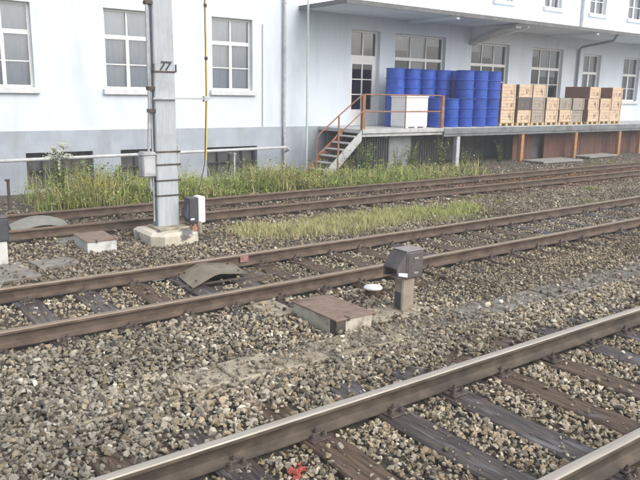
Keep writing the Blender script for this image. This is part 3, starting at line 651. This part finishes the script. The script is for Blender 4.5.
mb = MB(); mb.tube([(-.1, -.08, .13), (.2, -.16, .03), (.32, -.2, .02)], .022, 8); mb.build('lever', M['iron'], t)
holes.append((4.85, 5.3, 10.1, 10.5, 0))
# signal cut by the left edge of the photograph
t = empty('dwarf_signal', (1.93, 10.12, -.2), 0, 'dark signal head on a white post at the left edge', 'signal')
mb = MB(); mb.cbox(-.1, .1, -.09, .09, 0, .34, .012); mb.build('post', M['boxwhite'], t)
mb = MB(); mb.cbox(-.17, .13, -.12, .13, .335, .66, .02); hd = mb.build('head', M['sigdark'], t)
mb = MB(); mb.cbox(-.165, .125, -.115, .125, .661, .675, .005); mb.build('top_plate', M['sighead'], hd)
mb = MB(); mb.lathe([(.05, 0), (.05, .01)], 14, 0, Matrix.Translation((-.05, -.12, .5)) @ Matrix.Rotation(R(90), 4, 'X')); mb.build('lens', M['lens'], hd)
# short dark stake near the wall at the left
mb = MB(); mb.tube([(0, 0, -.1), (.01, 0, .62)], .03, 8); mb.lathe([(.05, .62), (.05, .66)], 8)
tag(mb.build('stake', M['iron'], None, (3.05, 14.6, -.22)), 'short dark stake standing left of the weeds', 'stake')

# ------------------------------------------------------------------ folded cover sheets over the point rods
t = empty('rod_cover', (3.97, 7.72, -.2), R(0), 'olive folded metal sheet tented over rods between the middle rails', 'cover sheet')
def sheet(t, rows, mat, th=.011, name='sheet'):
    mb = MB(); n = len(rows[0]); vs = [p for r_ in rows for p in r_]; k = len(vs)
    vs2 = vs+[(p[0], p[1], p[2]-th) for p in vs]; fs = []
    for i in range(len(rows)-1):
        for j in range(n-1):
            a_ = i*n+j; f_ = (a_, a_+1, a_+n+1, a_+n); fs += [f_, tuple(q_+k for q_ in reversed(f_))]
    per = list(range(n))+[i*n+n-1 for i in range(1, len(rows))]+list(range(len(rows)*n-2, (len(rows)-1)*n-1, -1))+[i*n for i in range(len(rows)-2, 0, -1)]
    for a_, b_ in zip(per, per[1:]+per[:1]): fs.append((a_, b_, b_+k, a_+k))
    mb.add(vs2, fs); return mb.build(name, mat, t)
sheet(t, [[(-.40, -.30, .05), (-.06, -.24, .155), (.03, -.23, .16), (.46, -.16, .085)], [(-.36, .02, .055), (-.04, .06, .16), (.05, .07, .165), (.50, .12, .09)], [(-.32, .33, .06), (-.02, .36, .165), (.07, .36, .17), (.54, .40, .095)]], M['sheet'])
for k, (x0_, x1_) in enumerate(((-.5, .9), (-.3, .75))):
    mb = MB(); mb.tube([(x0_, -.12+k*.25, .03), (x1_, -.22+k*.25, .03)], .018, 8); mb.build('rod', M['iron'], t)
mb = MB(); mb.cbox(.42, .78, -.36, .28, -.03, .028, .01); mb.build('bearer', M['sleeper_b'], t)
for bx_, by_ in ((-.3, -.2), (.36, -.1), (-.25, .25), (.42, .3)):
    mb = MB(); mb.lathe([(.018, 0), (.018, .012)], 6, 0, Matrix.Translation((bx_, by_, .10 if bx_ < 0 else .118))); mb.build('bolt', M['iron'], t)
mb = MB(); mb.box(-.62, -.46, .40, .50, .0, .05); mb.build('bracket', M['whitepaint'], t)
holes.append((3.5, 4.6, 7.4, 8.05, .05))
t = empty('rod_cover', (2.98, 12.25, -.2), 0, 'grey arched metal sheet covering rods between the farthest rails', 'cover sheet')
rows = []
for j in range(3):
    yy = -.42+.42*j; rows.append([(-.47+.94*i/8+.05*j, yy, .06+.12*math.sin(math.pi*i/8)+.01*j) for i in range(9)])
sheet(t, rows, M['sheet_g'])
mb = MB(); mb.tube([(-.9, -.3, .05), (.8, -.3, .05)], .02, 8); mb.build('rod', M['iron'], t)
holes.append((2.45, 3.5, 11.75, 12.75, .05))

# ------------------------------------------------------------------ catenary mast
MX, MY = 4.655, 10.5
ms = empty('catenary_mast', (MX, MY+.12, -.2), 0, 'tall grey concrete overhead-line mast on a pale footing, numbered 77', 'mast')
mb = MB(); a0, a1 = .50, .40
prof_b = [(-.47, -.44), (-.30, -.62), (.20, -.62), (.36, -.46), (.36, .3), (-.47, .3)]
prof_t = [(u*.86-.005, v*.86) for u, v in prof_b]
vsb = [(u, v, -.1) for u, v in prof_b]+[(u, v, .13) for u, v in prof_b]+[(u, v, .175) for u, v in prof_t]; n = 6
fs = [(i+r_*n, (i+1) % n+r_*n, (i+1) % n+(r_+1)*n, i+(r_+1)*n) for r_ in (0, 1) for i in range(n)]+[tuple(range(n))[::-1], tuple(range(2*n, 3*n))]
mb.add(vsb, fs); mb.build('footing', M['pad'], ms)
mb = MB(); mb.cbox(-.27, .27, -.34, .16, .176, .215, .008); mb.build('base_slab', M['slab_y'], ms)
# column: tapered, front face light, shade painted into the left side's darker colour
H_ = 9.0
def sec(z):
    k = 1-.035*z; return .195*k, .115*k
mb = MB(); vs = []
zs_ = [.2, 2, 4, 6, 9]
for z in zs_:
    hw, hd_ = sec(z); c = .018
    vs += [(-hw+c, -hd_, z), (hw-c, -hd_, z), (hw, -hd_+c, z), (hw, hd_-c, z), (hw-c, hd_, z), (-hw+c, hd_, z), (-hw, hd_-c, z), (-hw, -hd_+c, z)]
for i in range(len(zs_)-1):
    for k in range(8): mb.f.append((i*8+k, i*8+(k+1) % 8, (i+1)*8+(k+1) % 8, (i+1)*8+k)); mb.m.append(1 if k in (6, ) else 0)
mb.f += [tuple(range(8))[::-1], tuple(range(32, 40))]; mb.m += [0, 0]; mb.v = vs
mb.build('column', [M['mast'], M['mast_shade']], ms)
for z in (.72, .97, 1.23, 1.44):
    hw, hd_ = sec(z); e = .007; mb = MB()
    for x0_, x1_, y0_, y1_ in ((-hw-e, hw+e, -hd_-e, -hd_-.001), (-hw-e, hw+e, hd_+.001, hd_+e), (-hw-e, -hw-.001, -hd_-.001, hd_+.001), (hw+.001, hw+e, -hd_-.001, hd_+.001)): mb.box(x0_, x1_, y0_, y1_, z-.014, z+.014)
    mb.lathe([(.018, 0), (.018, .03)], 6, 0, Matrix.Translation((hw+.01, -hd_-.02, z)) @ Matrix.Rotation(R(90), 4, 'Y')); mb.build('clamp_band', M['iron'], ms)
mb = MB(); mb.cbox(-.43, -.20, -.13, .06, 1.04, 1.40, .02); sb = mb.build('switch_box', M['galv'], ms)
mb = MB(); mb.prism([(-.44, 1.401), (-.19, 1.401), (-.22, 1.45), (-.40, 1.45)], 'y', -.14, .07); mb.build('cap', M['galv'], sb)
mb = MB(); mb.tube([(-.27, -.04, 1.04), (-.27, -.04, .9), (-.25, -.03, .80)], .026, 8); mb.build('gland', M['galv'], sb)
mb = MB(); mb.box(-.40, -.24, -.1335, -.1305, 1.1, 1.34); mb.build('cover', M['pipe_w'], sb)
mb = MB(); mb.cbox(.19, .235, -.09, .05, 1.14, 1.54, .008); mb.build('channel', M['galv'], ms)
mb = MB(); mb.tube([(-.235, -.06, .3), (-.225, -.06, 1.5), (-.215, -.06, 8.5)], .014, 8); mb.build('earth_wire', M['galv'], ms)
mb = MB(); mb.tube([(-.30, -.07, 1.45), (-.27, -.09, 2.2), (-.235, -.09, 8.6)], .022, 8); ct = mb.build('conduit', M['galv'], ms, smooth=True)
for z in (2.1, 3.75, 2.45):
    mb = MB(); mb.cbox(-.29, -.17, -.125, -.02, z-.03, z+.03, .008); mb.build('clip', M['iron'], ct)
# number
hw, hd_ = sec(2.8)
nm = bpy.data.curves.new('digits', 'FONT'); nm.body = '77'; nm.size = .19; nm.shear = .28; nm.extrude = .006; nm.align_x = 'CENTER'; nm.offset = .004
tmp = bpy.data.objects.new('tmp_digits', nm); COL.objects.link(tmp); dg = bpy.context.evaluated_depsgraph_get()
dm = bpy.data.meshes.new_from_object(tmp.evaluated_get(dg)); bpy.data.objects.remove(tmp); dm.materials.clear(); dm.materials.append(M['sigdark'])
nb2 = MB(); z = 2.72; e = .012
nb2.box(-hw-e, hw+e, -hd_-e, -hd_-.001, z-.02, z+.006); nb2.box(-hw-e, -hw-.001, -hd_, hd_, z-.02, z+.006); nb2.box(hw+.001, hw+e, -hd_, hd_, z-.02, z+.006)
for s in (-1, 1): nb2.box(s*(hw+.012)-.012, s*(hw+.012)+.012, -hd_-.03, -hd_-.012, z-.01, z+.11)
no = nb2.build('number_bracket', M['iron'], ms)
dgo = link('digits', dm, no, (0, -hd_-.009, z+.022), (R(90), 0, 0))
# side arm with the yellow insulating rod of the disconnector
mb = MB(); mb.box(-.22, .78, -.155, -.118, 2.28, 2.31); mb.cbox(.66, .73, -.17, -.10, 2.25, 2.34, .008); mb.build('side_arm', M['galv'], ms)
mb = MB(); mb.tube([(.725, -.14, 8.5), (.725, -.14, 2.3), (.69, -.14, 1.28)], .015, 10); yr = mb.build('operating_rod', M['yellow'], ms, smooth=True)
mb = MB(); mb.tube([(.705, -.155, 8.5), (.705, -.155, 2.4), (.665, -.15, 1.35), (.66, -.14, 1.2), (.49, -.14, .55)], .0085, 6); mb.build('rod_wire', M['iron'], yr)
for z in (2.95, 3.78):
    mb = MB(); mb.lathe([(.026, z-.025), (.03, z), (.026, z+.025)], 8, 0, Matrix.Translation((.722, -.145, 0))); mb.build('collar', M['iron'], yr)
holes.append((MX-.47, MX+.37, MY-.5, MY+.42, .02))

# ------------------------------------------------------------------ ballast stones
def stone_protos(n, npts, seed):
    rr = np.random.default_rng(seed); out = []
    while len(out) < n:
        b = bmesh.new()
        p = rr.normal(size=(npts, 3)); p /= np.linalg.norm(p, axis=1, keepdims=True); p *= rr.uniform(.86, 1.0, (npts, 1)); p *= np.array([1, rr.uniform(.65, .9), rr.uniform(.5, .75)])
        for q_ in p: b.verts.new(q_)
        bmesh.ops.convex_hull(b, input=b.verts[:])
        for v in [v for v in b.verts if not v.link_faces]: b.verts.remove(v)
        bmesh.ops.triangulate(b, faces=b.faces[:]); b.verts.index_update(); b.faces.ensure_lookup_table()
        out.append((np.array([v.co for v in b.verts]), np.array([[v.index for v in f.verts] for f in b.faces]))); b.free()
    return out
PAL = np.array([[.42, .395, .35], [.33, .31, .275], [.25, .235, .205], [.16, .148, .128], [.38, .33, .255], [.29, .245, .18], [.56, .535, .48], [.21, .175, .13], [.095, .088, .078], [.70, .68, .63]])
W_near = np.array([.19, .20, .16, .10, .13, .10, .075, .06, .03, .015]); W_in = np.array([.17, .14, .09, .05, .24, .16, .09, .05, .02, .01]); W_far = np.array([.09, .13, .17, .14, .11, .16, .03, .14, .04, .005])
def scatter(n, y0, y1):
    y_ = RNG.uniform(y0, y1, n*2); xm = 1.9*y_+2.2; xn = .17*y_-1.8; wmax = (1.73*y1+4.2)
    keep = RNG.random(n*2) < (xm-xn)/wmax; y_ = y_[keep]; xn = xn[keep]; xm = xm[keep]
    return RNG.uniform(xn, xm), y_
def ballast(name, label, dens, y0, y1, size, npts, seed, lift):
    area = .865*(y1*y1-y0*y0)+4.0*(y1-y0); want = int(area*dens); xs_, ys_ = scatter(int(want*1.6), y0, y1)
    xs_, ys_ = xs_[:want], ys_[:want]; n = len(xs_)
    sz = size*np.exp(RNG.normal(0, .30, n)).clip(.5, 1.9)*.5
    ok = np.ones(n, bool); inside = np.zeros(n, bool)
    vB = np.vectorize(ycB)
    for yc in (lambda x: np.full_like(x, ycA(0)), vB, lambda x: np.full_like(x, ycC(0))):
        c = yc(xs_); inside |= np.abs(ys_-c) < .70
        for s in (-1, 1):
            dd = np.abs(ys_-c-s*GA); ok &= dd > .066+sz*.75
    on_sl = np.zeros(n, bool)
    for (sxx, syy, tp) in sleeper_rects:
        far = abs(syy-12.24) < .5
        inr = (np.abs(xs_-sxx) < .138+sz*(.35 if not far else 0)) & (np.abs(ys_-syy) < 1.3)
        end = np.abs(ys_-syy) > .95
        pk = np.where(end, .16 if syy < 5 else .4, .03) if not far else np.full(n, .6)
        if abs(syy-7.4) < .8: pk = np.where(end, .5, .10+.25*np.clip((xs_-7)/8, 0, 1))
        drop = inr & (RNG.random(n) > pk); ok &= ~drop; on_sl |= inr
    for (a_, b_, c_, d_, kp) in holes:
        inr = (xs_ > a_-sz*.3) & (xs_ < b_+sz*.3) & (ys_ > c_-sz*.3) & (ys_ < d_+sz*.3)
        kk = kp
        if (a_, b_) == (1.2, 15): kk = np.where(xs_ < 2.3, 1.0, np.where(xs_ < 2.95, .12, np.where(xs_ < 5.6, .26, .10)))*np.ones(n); 
        ok &= ~(inr & (RNG.random(n) > kk)); on_sl |= inr & (kp > 0)
    # fine-dirt patches with few stones
    fine = fbm(xs_*1.3+4, ys_*1.6, .8); dirt = (ys_ > 5.25) & (ys_ < 6.5) & (xs_ > 3.2) & (xs_ < 6.2)
    ok &= ~(dirt & (RNG.random(n) < .35)); ok &= ~((fine > .75) & (ys_ > 8.6) & (RNG.random(n) < .5))
    # weeds belt by the wall: thin ballast there
    ok &= ~((ys_ > 14) & (RNG.random(n) < np.clip((ys_-14)/2.2, 0, .85)))
    xs_, ys_, sz, inside, on_sl = xs_[ok], ys_[ok], sz[ok], inside[ok], on_sl[ok]; n = len(xs_)
    small = np.where((ys_ > 5.3) & (xs_ > 6.0) & (ys_ < 6.6), .78, 1.0); sz = sz*small*np.where(inside, .86, 1.)
    z_ = gz(xs_, ys_)+sz*.35+RNG.random(n)*lift*np.where(on_sl, 0, 1)
    z_ = np.where(on_sl, TOP+sz*.45, z_)
    tz_ = np.where(inside, TOP-.028+sz*.15+RNG.random(n)*.022, z_); z_ = np.where(inside & ~on_sl, tz_, z_)
    cols = np.empty((n, 3)); r_ = RNG.random(n)
    for i_sel, W__ in ((~inside & (ys_ < 8.3), W_near), (inside & (ys_ < 9), W_in), (ys_ >= 8.3, W_far)):
        cw = np.cumsum(W__/W__.sum()); pick = np.searchsorted(cw, r_); pick = pick.clip(0, 9); cols[i_sel] = PAL[pick[i_sel]]
    cols *= RNG.uniform(.78, 1.22, (n, 1))*np.array([1.07, 1.02, .92])
    oil = np.clip(.5+.9*fbm(xs_*.8, ys_*.9+2, 1.), 0, 1); cols *= (1-.28*oil)[:, None]                      # dirtier patches
    brn = np.clip((xs_-4.5)/4, 0, 1)*(ys_ > 5.2)*(ys_ < 6.6); cols *= 1-brn[:, None]*np.array([.14, .18, .24])
    cl = (ys_ < 6.3)*(ys_ > 3.8)*np.clip((3.2-xs_)/2, 0, 1); cols *= 1-cl[:, None]*np.array([.14, .10, .05])  # darker, bluer stones at left: window-glass reflection painted into the colour
    rus = np.clip(1.5-np.abs(ys_-12.2)/1.0, 0, 1)*np.clip((xs_-11)/5, 0, 1); cols *= 1-rus[:, None]*np.array([-.05, .40, .55])
    for rx, ry in ((2.27, 3.27), (2.33, 3.31), (3.96, 4.0), (4.02, 4.05), (9.2, 11.55), (9.4, 11.6)):
        cols[np.hypot(xs_-rx, ys_-ry) < .05] = (.36, .09, .07)      # stones daubed with survey paint
    P = stone_protos(10, npts, seed); which = RNG.integers(0, 10, n); V = []; T = []; CC = []; off = 0
    q_ = RNG.normal(size=(n, 4)); q_ *= np.array([1, .35, .35, 1.3]); q_ /= np.linalg.norm(q_, axis=1, keepdims=True); a_, b_, c_, d_ = q_.T
    RM = np.stack([1-2*(c_*c_+d_*d_), 2*(b_*c_-a_*d_), 2*(b_*d_+a_*c_), 2*(b_*c_+a_*d_), 1-2*(b_*b_+d_*d_), 2*(c_*d_-a_*b_), 2*(b_*d_-a_*c_), 2*(c_*d_+a_*b_), 1-2*(b_*b_+c_*c_)], -1).reshape(n, 3, 3)
    sc = sz[:, None]*RNG.uniform(.8, 1.25, (n, 3)); pos = np.stack([xs_, ys_, z_], -1)
    for k in range(10):
        I = np.where(which == k)[0]; pv, pf_ = P[k]
        v = np.einsum('nij,nkj->nki', RM[I], pv[None]*sc[I][:, None, :])+pos[I][:, None, :]
        V.append(v.reshape(-1, 3)); T.append((pf_[None]+np.arange(len(I))[:, None, None]*len(pv)+off).reshape(-1, 3)); off += len(I)*len(pv)
        CC.append(np.repeat(cols[I], len(pv), 0))
    V = np.concatenate(V); T = np.concatenate(T); CC = np.concatenate(CC)
    o = fast_mesh(name, V, T, CC, M['ballast']); tag(o, label, 'ballast', None, 'stuff'); return o
def fast_mesh(name, V, T, CC, mat):
    me = bpy.data.meshes.new(name); me.vertices.add(len(V)); me.vertices.foreach_set('co', V.astype(np.float32).ravel())
    me.loops.add(len(T)*3); me.loops.foreach_set('vertex_index', T.astype(np.int32).ravel()); me.polygons.add(len(T)); me.polygons.foreach_set('loop_start', np.arange(0, len(T)*3, 3, dtype=np.int32))
    me.update(calc_edges=True); at = me.color_attributes.new('Col', 'FLOAT_COLOR', 'POINT'); at.data.foreach_set('color', np.concatenate([CC, np.ones((len(CC), 1))], 1).astype(np.float32).ravel())
    me.materials.append(mat); me.validate(); me.polygons.foreach_set('use_smooth', np.zeros(len(me.polygons), bool)); me.update(); return link(name, me)
ballast('ballast', 'coarse grey and tan crushed ballast around the nearest track', 1250, 1.0, 6.6, .047, 14, 1, .03)
ballast('ballast', 'crushed ballast around the middle track', 520, 6.6, 11.2, .050, 10, 2, .025)
ballast('ballast', 'dark brownish ballast around the farthest track', 200, 11.2, 17.5, .056, 8, 3, .02)

def grit():
    n = 26000; xs_, ys_ = scatter(n, 2.0, 6.4); n = len(xs_)
    tr_n = 5000; tx = RNG.uniform(1.2, 13, tr_n); side = RNG.choice([-1, 1], tr_n); ty = 4.98+side*(.24-np.abs(RNG.normal(0, .10, tr_n)))
    xs_ = np.concatenate([xs_, tx]); ys_ = np.concatenate([ys_, ty]); on = np.zeros(len(xs_), bool)
    z_ = gz(xs_, ys_)+.004
    for (a_, b_, c_, d_, kp) in holes:
        i_ = (xs_ > a_) & (xs_ < b_) & (ys_ > c_) & (ys_ < d_); z_ = np.where(i_ & (kp > 0), np.where(RNG.random(len(xs_)) < .35, -.180, -1), z_); z_ = np.where(i_ & (kp == 0), -1, z_)
    ok = z_ > -.5
    for c in (ycA(0), 7.36):
        for s in (-1, 1): ok &= np.abs(ys_-c-s*GA) > .09
    for (sxx, syy, tp) in sleeper_rects:
        i_ = (np.abs(xs_-sxx) < .138) & (np.abs(ys_-syy) < 1.3); ok &= ~(i_ & (RNG.random(len(xs_)) < .95)); z_ = np.where(i_, TOP+.004, z_)
    xs_, ys_, z_ = xs_[ok], ys_[ok], z_[ok]; n = len(xs_); sz = RNG.uniform(.005, .013, n)
    pv = np.array([[1, 0, 0], [-1, 0, 0], [0, 1, 0], [0, -1, 0], [0, 0, .8], [0, 0, -.8]], float); pf_ = np.array([[0, 2, 4], [2, 1, 4], [1, 3, 4], [3, 0, 4], [2, 0, 5], [1, 2, 5], [3, 1, 5], [0, 3, 5]])
    v = (pv[None]+RNG.normal(0, .25, (n, 6, 3)))*sz[:, None, None]; an = RNG.uniform(0, 6.283, n); c_, s_ = np.cos(an)[:, None], np.sin(an)[:, None]
    v = np.stack([v[..., 0]*c_-v[..., 1]*s_, v[..., 0]*s_+v[..., 1]*c_, v[..., 2]], -1)+np.stack([xs_, ys_, z_], -1)[:, None, :]
    cols = PAL[RNG.choice([1, 2, 3, 4, 5, 7], n)]*RNG.uniform(.7, 1.2, (n, 1))
    o = fast_mesh('grit', v.reshape(-1, 3), (pf_[None]+np.arange(n)[:, None, None]*6).reshape(-1, 3), np.repeat(cols, 6, 0), M['ballast']); tag(o, 'fine grit between the stones and over the trough covers', 'gravel', None, 'stuff')
grit()

# ------------------------------------------------------------------ grass and weeds
def blades(name, label, xs_, ys_, h, wd, cols, lean=.35):
    n = len(xs_); z0 = gz(xs_, ys_)-.01; az = RNG.uniform(0, 6.283, n); la = np.abs(RNG.normal(0, lean, n)); dx, dy = np.cos(az), np.sin(az); px, py = -dy, dx
    fa = RNG.uniform(0, 6.283, n); px, py = np.cos(fa), np.sin(fa)
    def pt(t, s): return np.stack([xs_+dx*h*la*t*t+px*wd*s, ys_+dy*h*la*t*t+py*wd*s, z0+h*t*(1-.25*la*t)], -1)
    V = np.stack([pt(0, -1), pt(0, 1), pt(.55, -.75), pt(.55, .75), pt(1, 0)], 1).reshape(-1, 3)
    T = (np.array([[0, 1, 3], [0, 3, 2], [2, 3, 4]])[None]+np.arange(n)[:, None, None]*5).reshape(-1, 3)
    CC = np.repeat(cols, 5, 0); o = fast_mesh(name, V, T, CC, M['blade']); return tag(o, label, 'grass', None, 'stuff')
def pal(n, cs, ws):
    ws = np.array(ws)/sum(ws); c = np.array(cs)[RNG.choice(len(cs), n, p=ws)]; return c*RNG.uniform(.75, 1.25, (n, 1))
# dry strip between the middle and farthest tracks
n = 30000; t_ = RNG.beta(1.1, 1.1, n); xg = 5.6+t_*6.2; yg = 9.95+RNG.normal(0, .30, n)+.08*np.sin(xg*2.3)
den = np.clip(.62+.7*fbm(xg*1.6, yg*2.2, 1.2), .03, 1); kp = RNG.random(n) < (den)*np.clip((xg-5.5)/.8, 0, 1)*np.clip((12.0-xg)/2.6, 0, 1)*1.25; xg, yg = xg[kp], yg[kp]; n = len(xg)
hg = RNG.uniform(.05, .24, n)*(.6+.55*np.clip(.5+.6*fbm(xg*1.9, yg*2, 1), 0, 1)); grn = np.clip((xg-7.5)/4, 0, 1)[:, None]
cg = pal(n, [(.50, .46, .25), (.42, .41, .19), (.58, .53, .33), (.28, .31, .11)], [.35, .3, .22, .13])*(1-grn)+pal(n, [(.32, .39, .11), (.41, .45, .16), (.22, .29, .07), (.50, .47, .24)], [.38, .3, .12, .2])*grn
blades('grass_strip', 'dry yellowish grass strip between the middle and farthest tracks', xg, yg, hg, RNG.uniform(.003, .007, n), cg, .45)
# weed belt along the wall and below the stairs
n = 46000; xg = RNG.uniform(2.6, 19.5, n); lo = 13.95+.25*np.sin(xg*.9); yg = lo+np.abs(RNG.normal(0, 1.15, n))
cl = .5+.5*fbm(xg*.9+2, yg*1.1, 1.1); prob = np.clip(.0+.9*cl+.15, .03, 1)*np.clip((xg-3.4)/.9, 0, 1)*np.clip((17.8-xg)/3.5, 0, 1)*np.where(xg > 12, .5, 1)
kp = (RNG.random(n) < prob*.85) & (yg < 18.6); xg, yg, cl = xg[kp], yg[kp], cl[kp]; n = len(xg)
tall = sum(np.exp(-((xg-a_)/w_)**2)*k_ for a_, w_, k_ in ((4.6, .9, .75), (6.6, .8, .45), (9.4, .7, .5), (11.6, .6, .25), (13.4, .7, .35), (15.2, .6, .3), (16.9, .4, .5))); hg = RNG.uniform(.06, .66, n)**1.1*(.35+.7*cl+1.25*tall); hg = np.where(yg < lo[kp]+.25, hg*.6, hg)*np.where(xg > 12, .8, 1)
cg = pal(n, [(.21, .29, .07), (.31, .38, .11), (.15, .21, .05), (.45, .44, .19), (.50, .46, .26), (.38, .44, .15)], [.2, .24, .06, .18, .13, .19])
brnz = np.clip(.25+.9*fbm(xg*.6+9, yg*.8, 1.0), 0, 1)[:, None]*.7; cg = cg*(1-brnz)+cg[:, :1]*np.array([1.5, 1.2, .62])*brnz
blades('weed_belt', 'tall green weeds and grass growing along the wall and stairs', xg, yg, hg, RNG.uniform(.005, .013, n), cg, .5)
wl = 24000; ii = RNG.integers(0, n, wl); lx, ly, lh = xg[ii]+RNG.normal(0, .05, wl), yg[ii]+RNG.normal(0, .05, wl), hg[ii]*RNG.uniform(.1, 1.0, wl); lz = gz(lx, ly)+lh
az_ = RNG.uniform(0, 6.283, wl); LL = RNG.uniform(.035, .10, wl); ex = np.stack([np.cos(az_), np.sin(az_), RNG.uniform(-.4, .6, wl)], -1)*LL[:, None]; ey = np.stack([-np.sin(az_), np.cos(az_), RNG.uniform(-.4, .4, wl)], -1)*(LL*.28)[:, None]
P0 = np.stack([lx, ly, lz], -1); V = np.stack([P0, P0+ex*.5+ey, P0+ex, P0+ex*.5-ey], 1).reshape(-1, 3); T = (np.array([[0, 1, 2], [0, 2, 3]])[None]+np.arange(wl)[:, None, None]*4).reshape(-1, 3)
lc = pal(wl, [(.16, .24, .05), (.23, .31, .08), (.12, .18, .045), (.33, .33, .13)], [.35, .3, .2, .15])
tag(fast_mesh('weed_leaves', V, T, np.repeat(lc, 4, 0), M['leafmat']), 'small broad leaves among the weeds by the wall', 'weeds', None, 'stuff')
ws = 420; ii = RNG.integers(0, n, ws); hs_ = hg[ii]*RNG.uniform(1.3, 2.0, ws)
blades('seed_stalks', 'thin pale seed stalks rising above the weeds', xg[ii], yg[ii], hs_, np.full(ws, .004), pal(ws, [(.42, .37, .22), (.32, .30, .13), (.36, .27, .15)], [1, 1, 1]), .3)
# sparse tufts at the right and along the ballast edges
n = 2500; c_ = RNG.integers(0, 26, n); cx_ = RNG.uniform(6, 26, 26); cy_ = RNG.choice([10.7, 13.7, 14.6, 9.3, 10.3], 26)+RNG.normal(0, .2, 26)
xg = cx_[c_]+RNG.normal(0, .16, n); yg = cy_[c_]+RNG.normal(0, .1, n); kp = (np.abs(yg-12.24+GA) > .12) & (np.abs(yg-12.24-GA) > .12) & (np.abs(yg-8.2) > .35); xg, yg = xg[kp], yg[kp]; n = len(xg)
blades('grass_tufts', 'sparse low grass tufts scattered over the far ballast', xg, yg, RNG.uniform(.05, .17, n), RNG.uniform(.003, .007, n), pal(n, [(.26, .28, .09), (.34, .31, .15), (.18, .22, .06)], [1, 1, 1]), .5)

def weed_plant(loc, h, ns, nl, lw, label, cols, spread=.18, flower=None, cat='plant'):
    t = empty('weed_plant', loc, random.uniform(0, 6), label, cat); mb = MB(); V = []; T = []; CC = []; fl_ = MB()
    for s in range(ns):
        az = random.uniform(0, 6.28); ln = random.uniform(.2, 1)*spread; hh = h*random.uniform(.7, 1); pts = []
        for i in range(5):
            u = i/4; pts.append((math.cos(az)*(.03+ln*u**1.5), math.sin(az)*(.03+ln*u**1.5), hh*u-.03))
        mb.tube(pts, [.010, .008, .007, .005, .003], 5)
        for k in range(nl):
            u = random.uniform(.12, .95); i = min(3, int(u*4)); f_ = u*4-i; p = np.array(pts[i])*(1-f_)+np.array(pts[i+1])*f_
            a2 = random.uniform(0, 6.28); L_ = lw*random.uniform(.7, 1.4)*(1.15-.6*u); d = np.array([math.cos(a2), math.sin(a2), random.uniform(-.1, .7)]); sd_ = np.array([-d[1], d[0], random.uniform(-.3, .3)])*L_*.24
            b0 = len(V); V += [p, p+d*L_*.5+sd_, p+d*L_+np.array([0, 0, -L_*.25]), p+d*L_*.5-sd_]; T += [(b0, b0+1, b0+2), (b0, b0+2, b0+3)]; c = np.array(random.choice(cols))*random.uniform(.75, 1.25); CC += [c]*4
        if flower:
            tip = Vector(pts[-1])
            for k in range(flower[1]):
                o_ = Vector((random.gauss(0, .075), random.gauss(0, .075), random.uniform(-.05, .04))); r0 = random.uniform(.010, .022)
                fl_.lathe([(r0*.5, -.006), (r0, .004), (r0*.4, .010)], 5, 0, Matrix.Translation(tip+o_))
                if k % 3 == 0: mb.tube([tip-Vector((0, 0, .1)), tip+o_], .0025, 4)
    mb.build('stem', M['stem'], t)
    o = fast_mesh('leaves', np.array(V), np.array(T), np.array(CC), M['leafmat']); o.parent = t
    if flower: tag(fl_.build('flowers', flower[0], t), kind='stuff')
    return t
G1 = [(.12, .18, .04), (.17, .23, .06), (.09, .13, .03)]; G2 = [(.22, .25, .09), (.16, .19, .07), (.30, .28, .13)]; G3 = [(.06, .10, .035), (.09, .13, .05)]
def gl(x, yv): return (x, yv, float(gz(x, yv)))
weed_plant(gl(4.15, 14.75), 1.38, 7, 26, .13, 'tall weed with white flower umbels left of the mast', G1, .22, (M['umbel'], 46))
weed_plant(gl(4.75, 14.5), .62, 6, 26, .10, 'bushy weed with small yellow flowers left of the mast', G1, .25, (M['yflower'], 9))
weed_plant(gl(5.6, 15.2), .85, 6, 24, .12, 'leafy green weed under the left basement windows', G1, .28)
weed_plant(gl(9.1, 15.6), .75, 6, 24, .12, 'leafy weed right of the yellow rod by the pipe', G1, .3)
weed_plant(gl(12.6, 15.6), .95, 8, 22, .11, 'straggly weed standing in front of the stair foot', G2, .3)
weed_plant(gl(14.7, 15.8), 1.05, 8, 22, .11, 'tall dry weed in front of the grey infill', G2, .3)
weed_plant(gl(16.9, 16.0), 1.2, 9, 26, .12, 'tallest shrubby weed under the railing end', G2, .35)
weed_plant(gl(18.0, 15.9), .7, 6, 22, .10, 'small weed just left of the pale platform post', G2, .3)
weed_plant(gl(20.3, 16.3), 1.0, 7, 24, .12, 'dark green weed between the pale and first orange posts', G3, .25)
weed_plant(gl(18.9, 16.1), .6, 5, 22, .10, 'low dark weed right of the pale platform post', G3, .25)

for i, (x, yv, h, lab) in enumerate(((5.2, 14.9, .95, 'bushy green weed just right of the tall flowering weed'), (6.4, 14.7, .75, 'bushy green weed close to the left of the mast'), (13.5, 15.9, 1.15, 'tall green bush of weeds in front of the stair stringer'), (15.4, 15.9, 1.1, 'leafy bush of weeds before the grey infill panel'), (10.2, 15.0, .7, 'low bushy weed between the yellow rod and the downpipe'))):
    weed_plant(gl(x, yv), h, 12, 34, .11, lab, [(.17, .25, .06), (.23, .31, .09), (.13, .19, .05), (.30, .33, .13)], .38)

# ------------------------------------------------------------------ added volume imitating the milky veil of train-window glass
hz = MB(); hz.box(-410, 410, -410, 410, -1.9, 10.2)
hm = bpy.data.materials.new('glass_veil'); hm.use_nodes = True; hm.node_tree.nodes.remove(hm.node_tree.nodes['Principled BSDF'])
pv = hm.node_tree.nodes.new('ShaderNodeVolumePrincipled'); pv.inputs['Color'].default_value = (.93, .96, 1, 1); pv.inputs['Density'].default_value = .0035
hm.node_tree.links.new(pv.outputs[0], hm.node_tree.nodes['Material Output'].inputs['Volume'])
tag(hz.build('glass_veil', hm), 'added pale volume over the rail yard imitating window-glass veil', 'glass_veil', None, 'stuff')
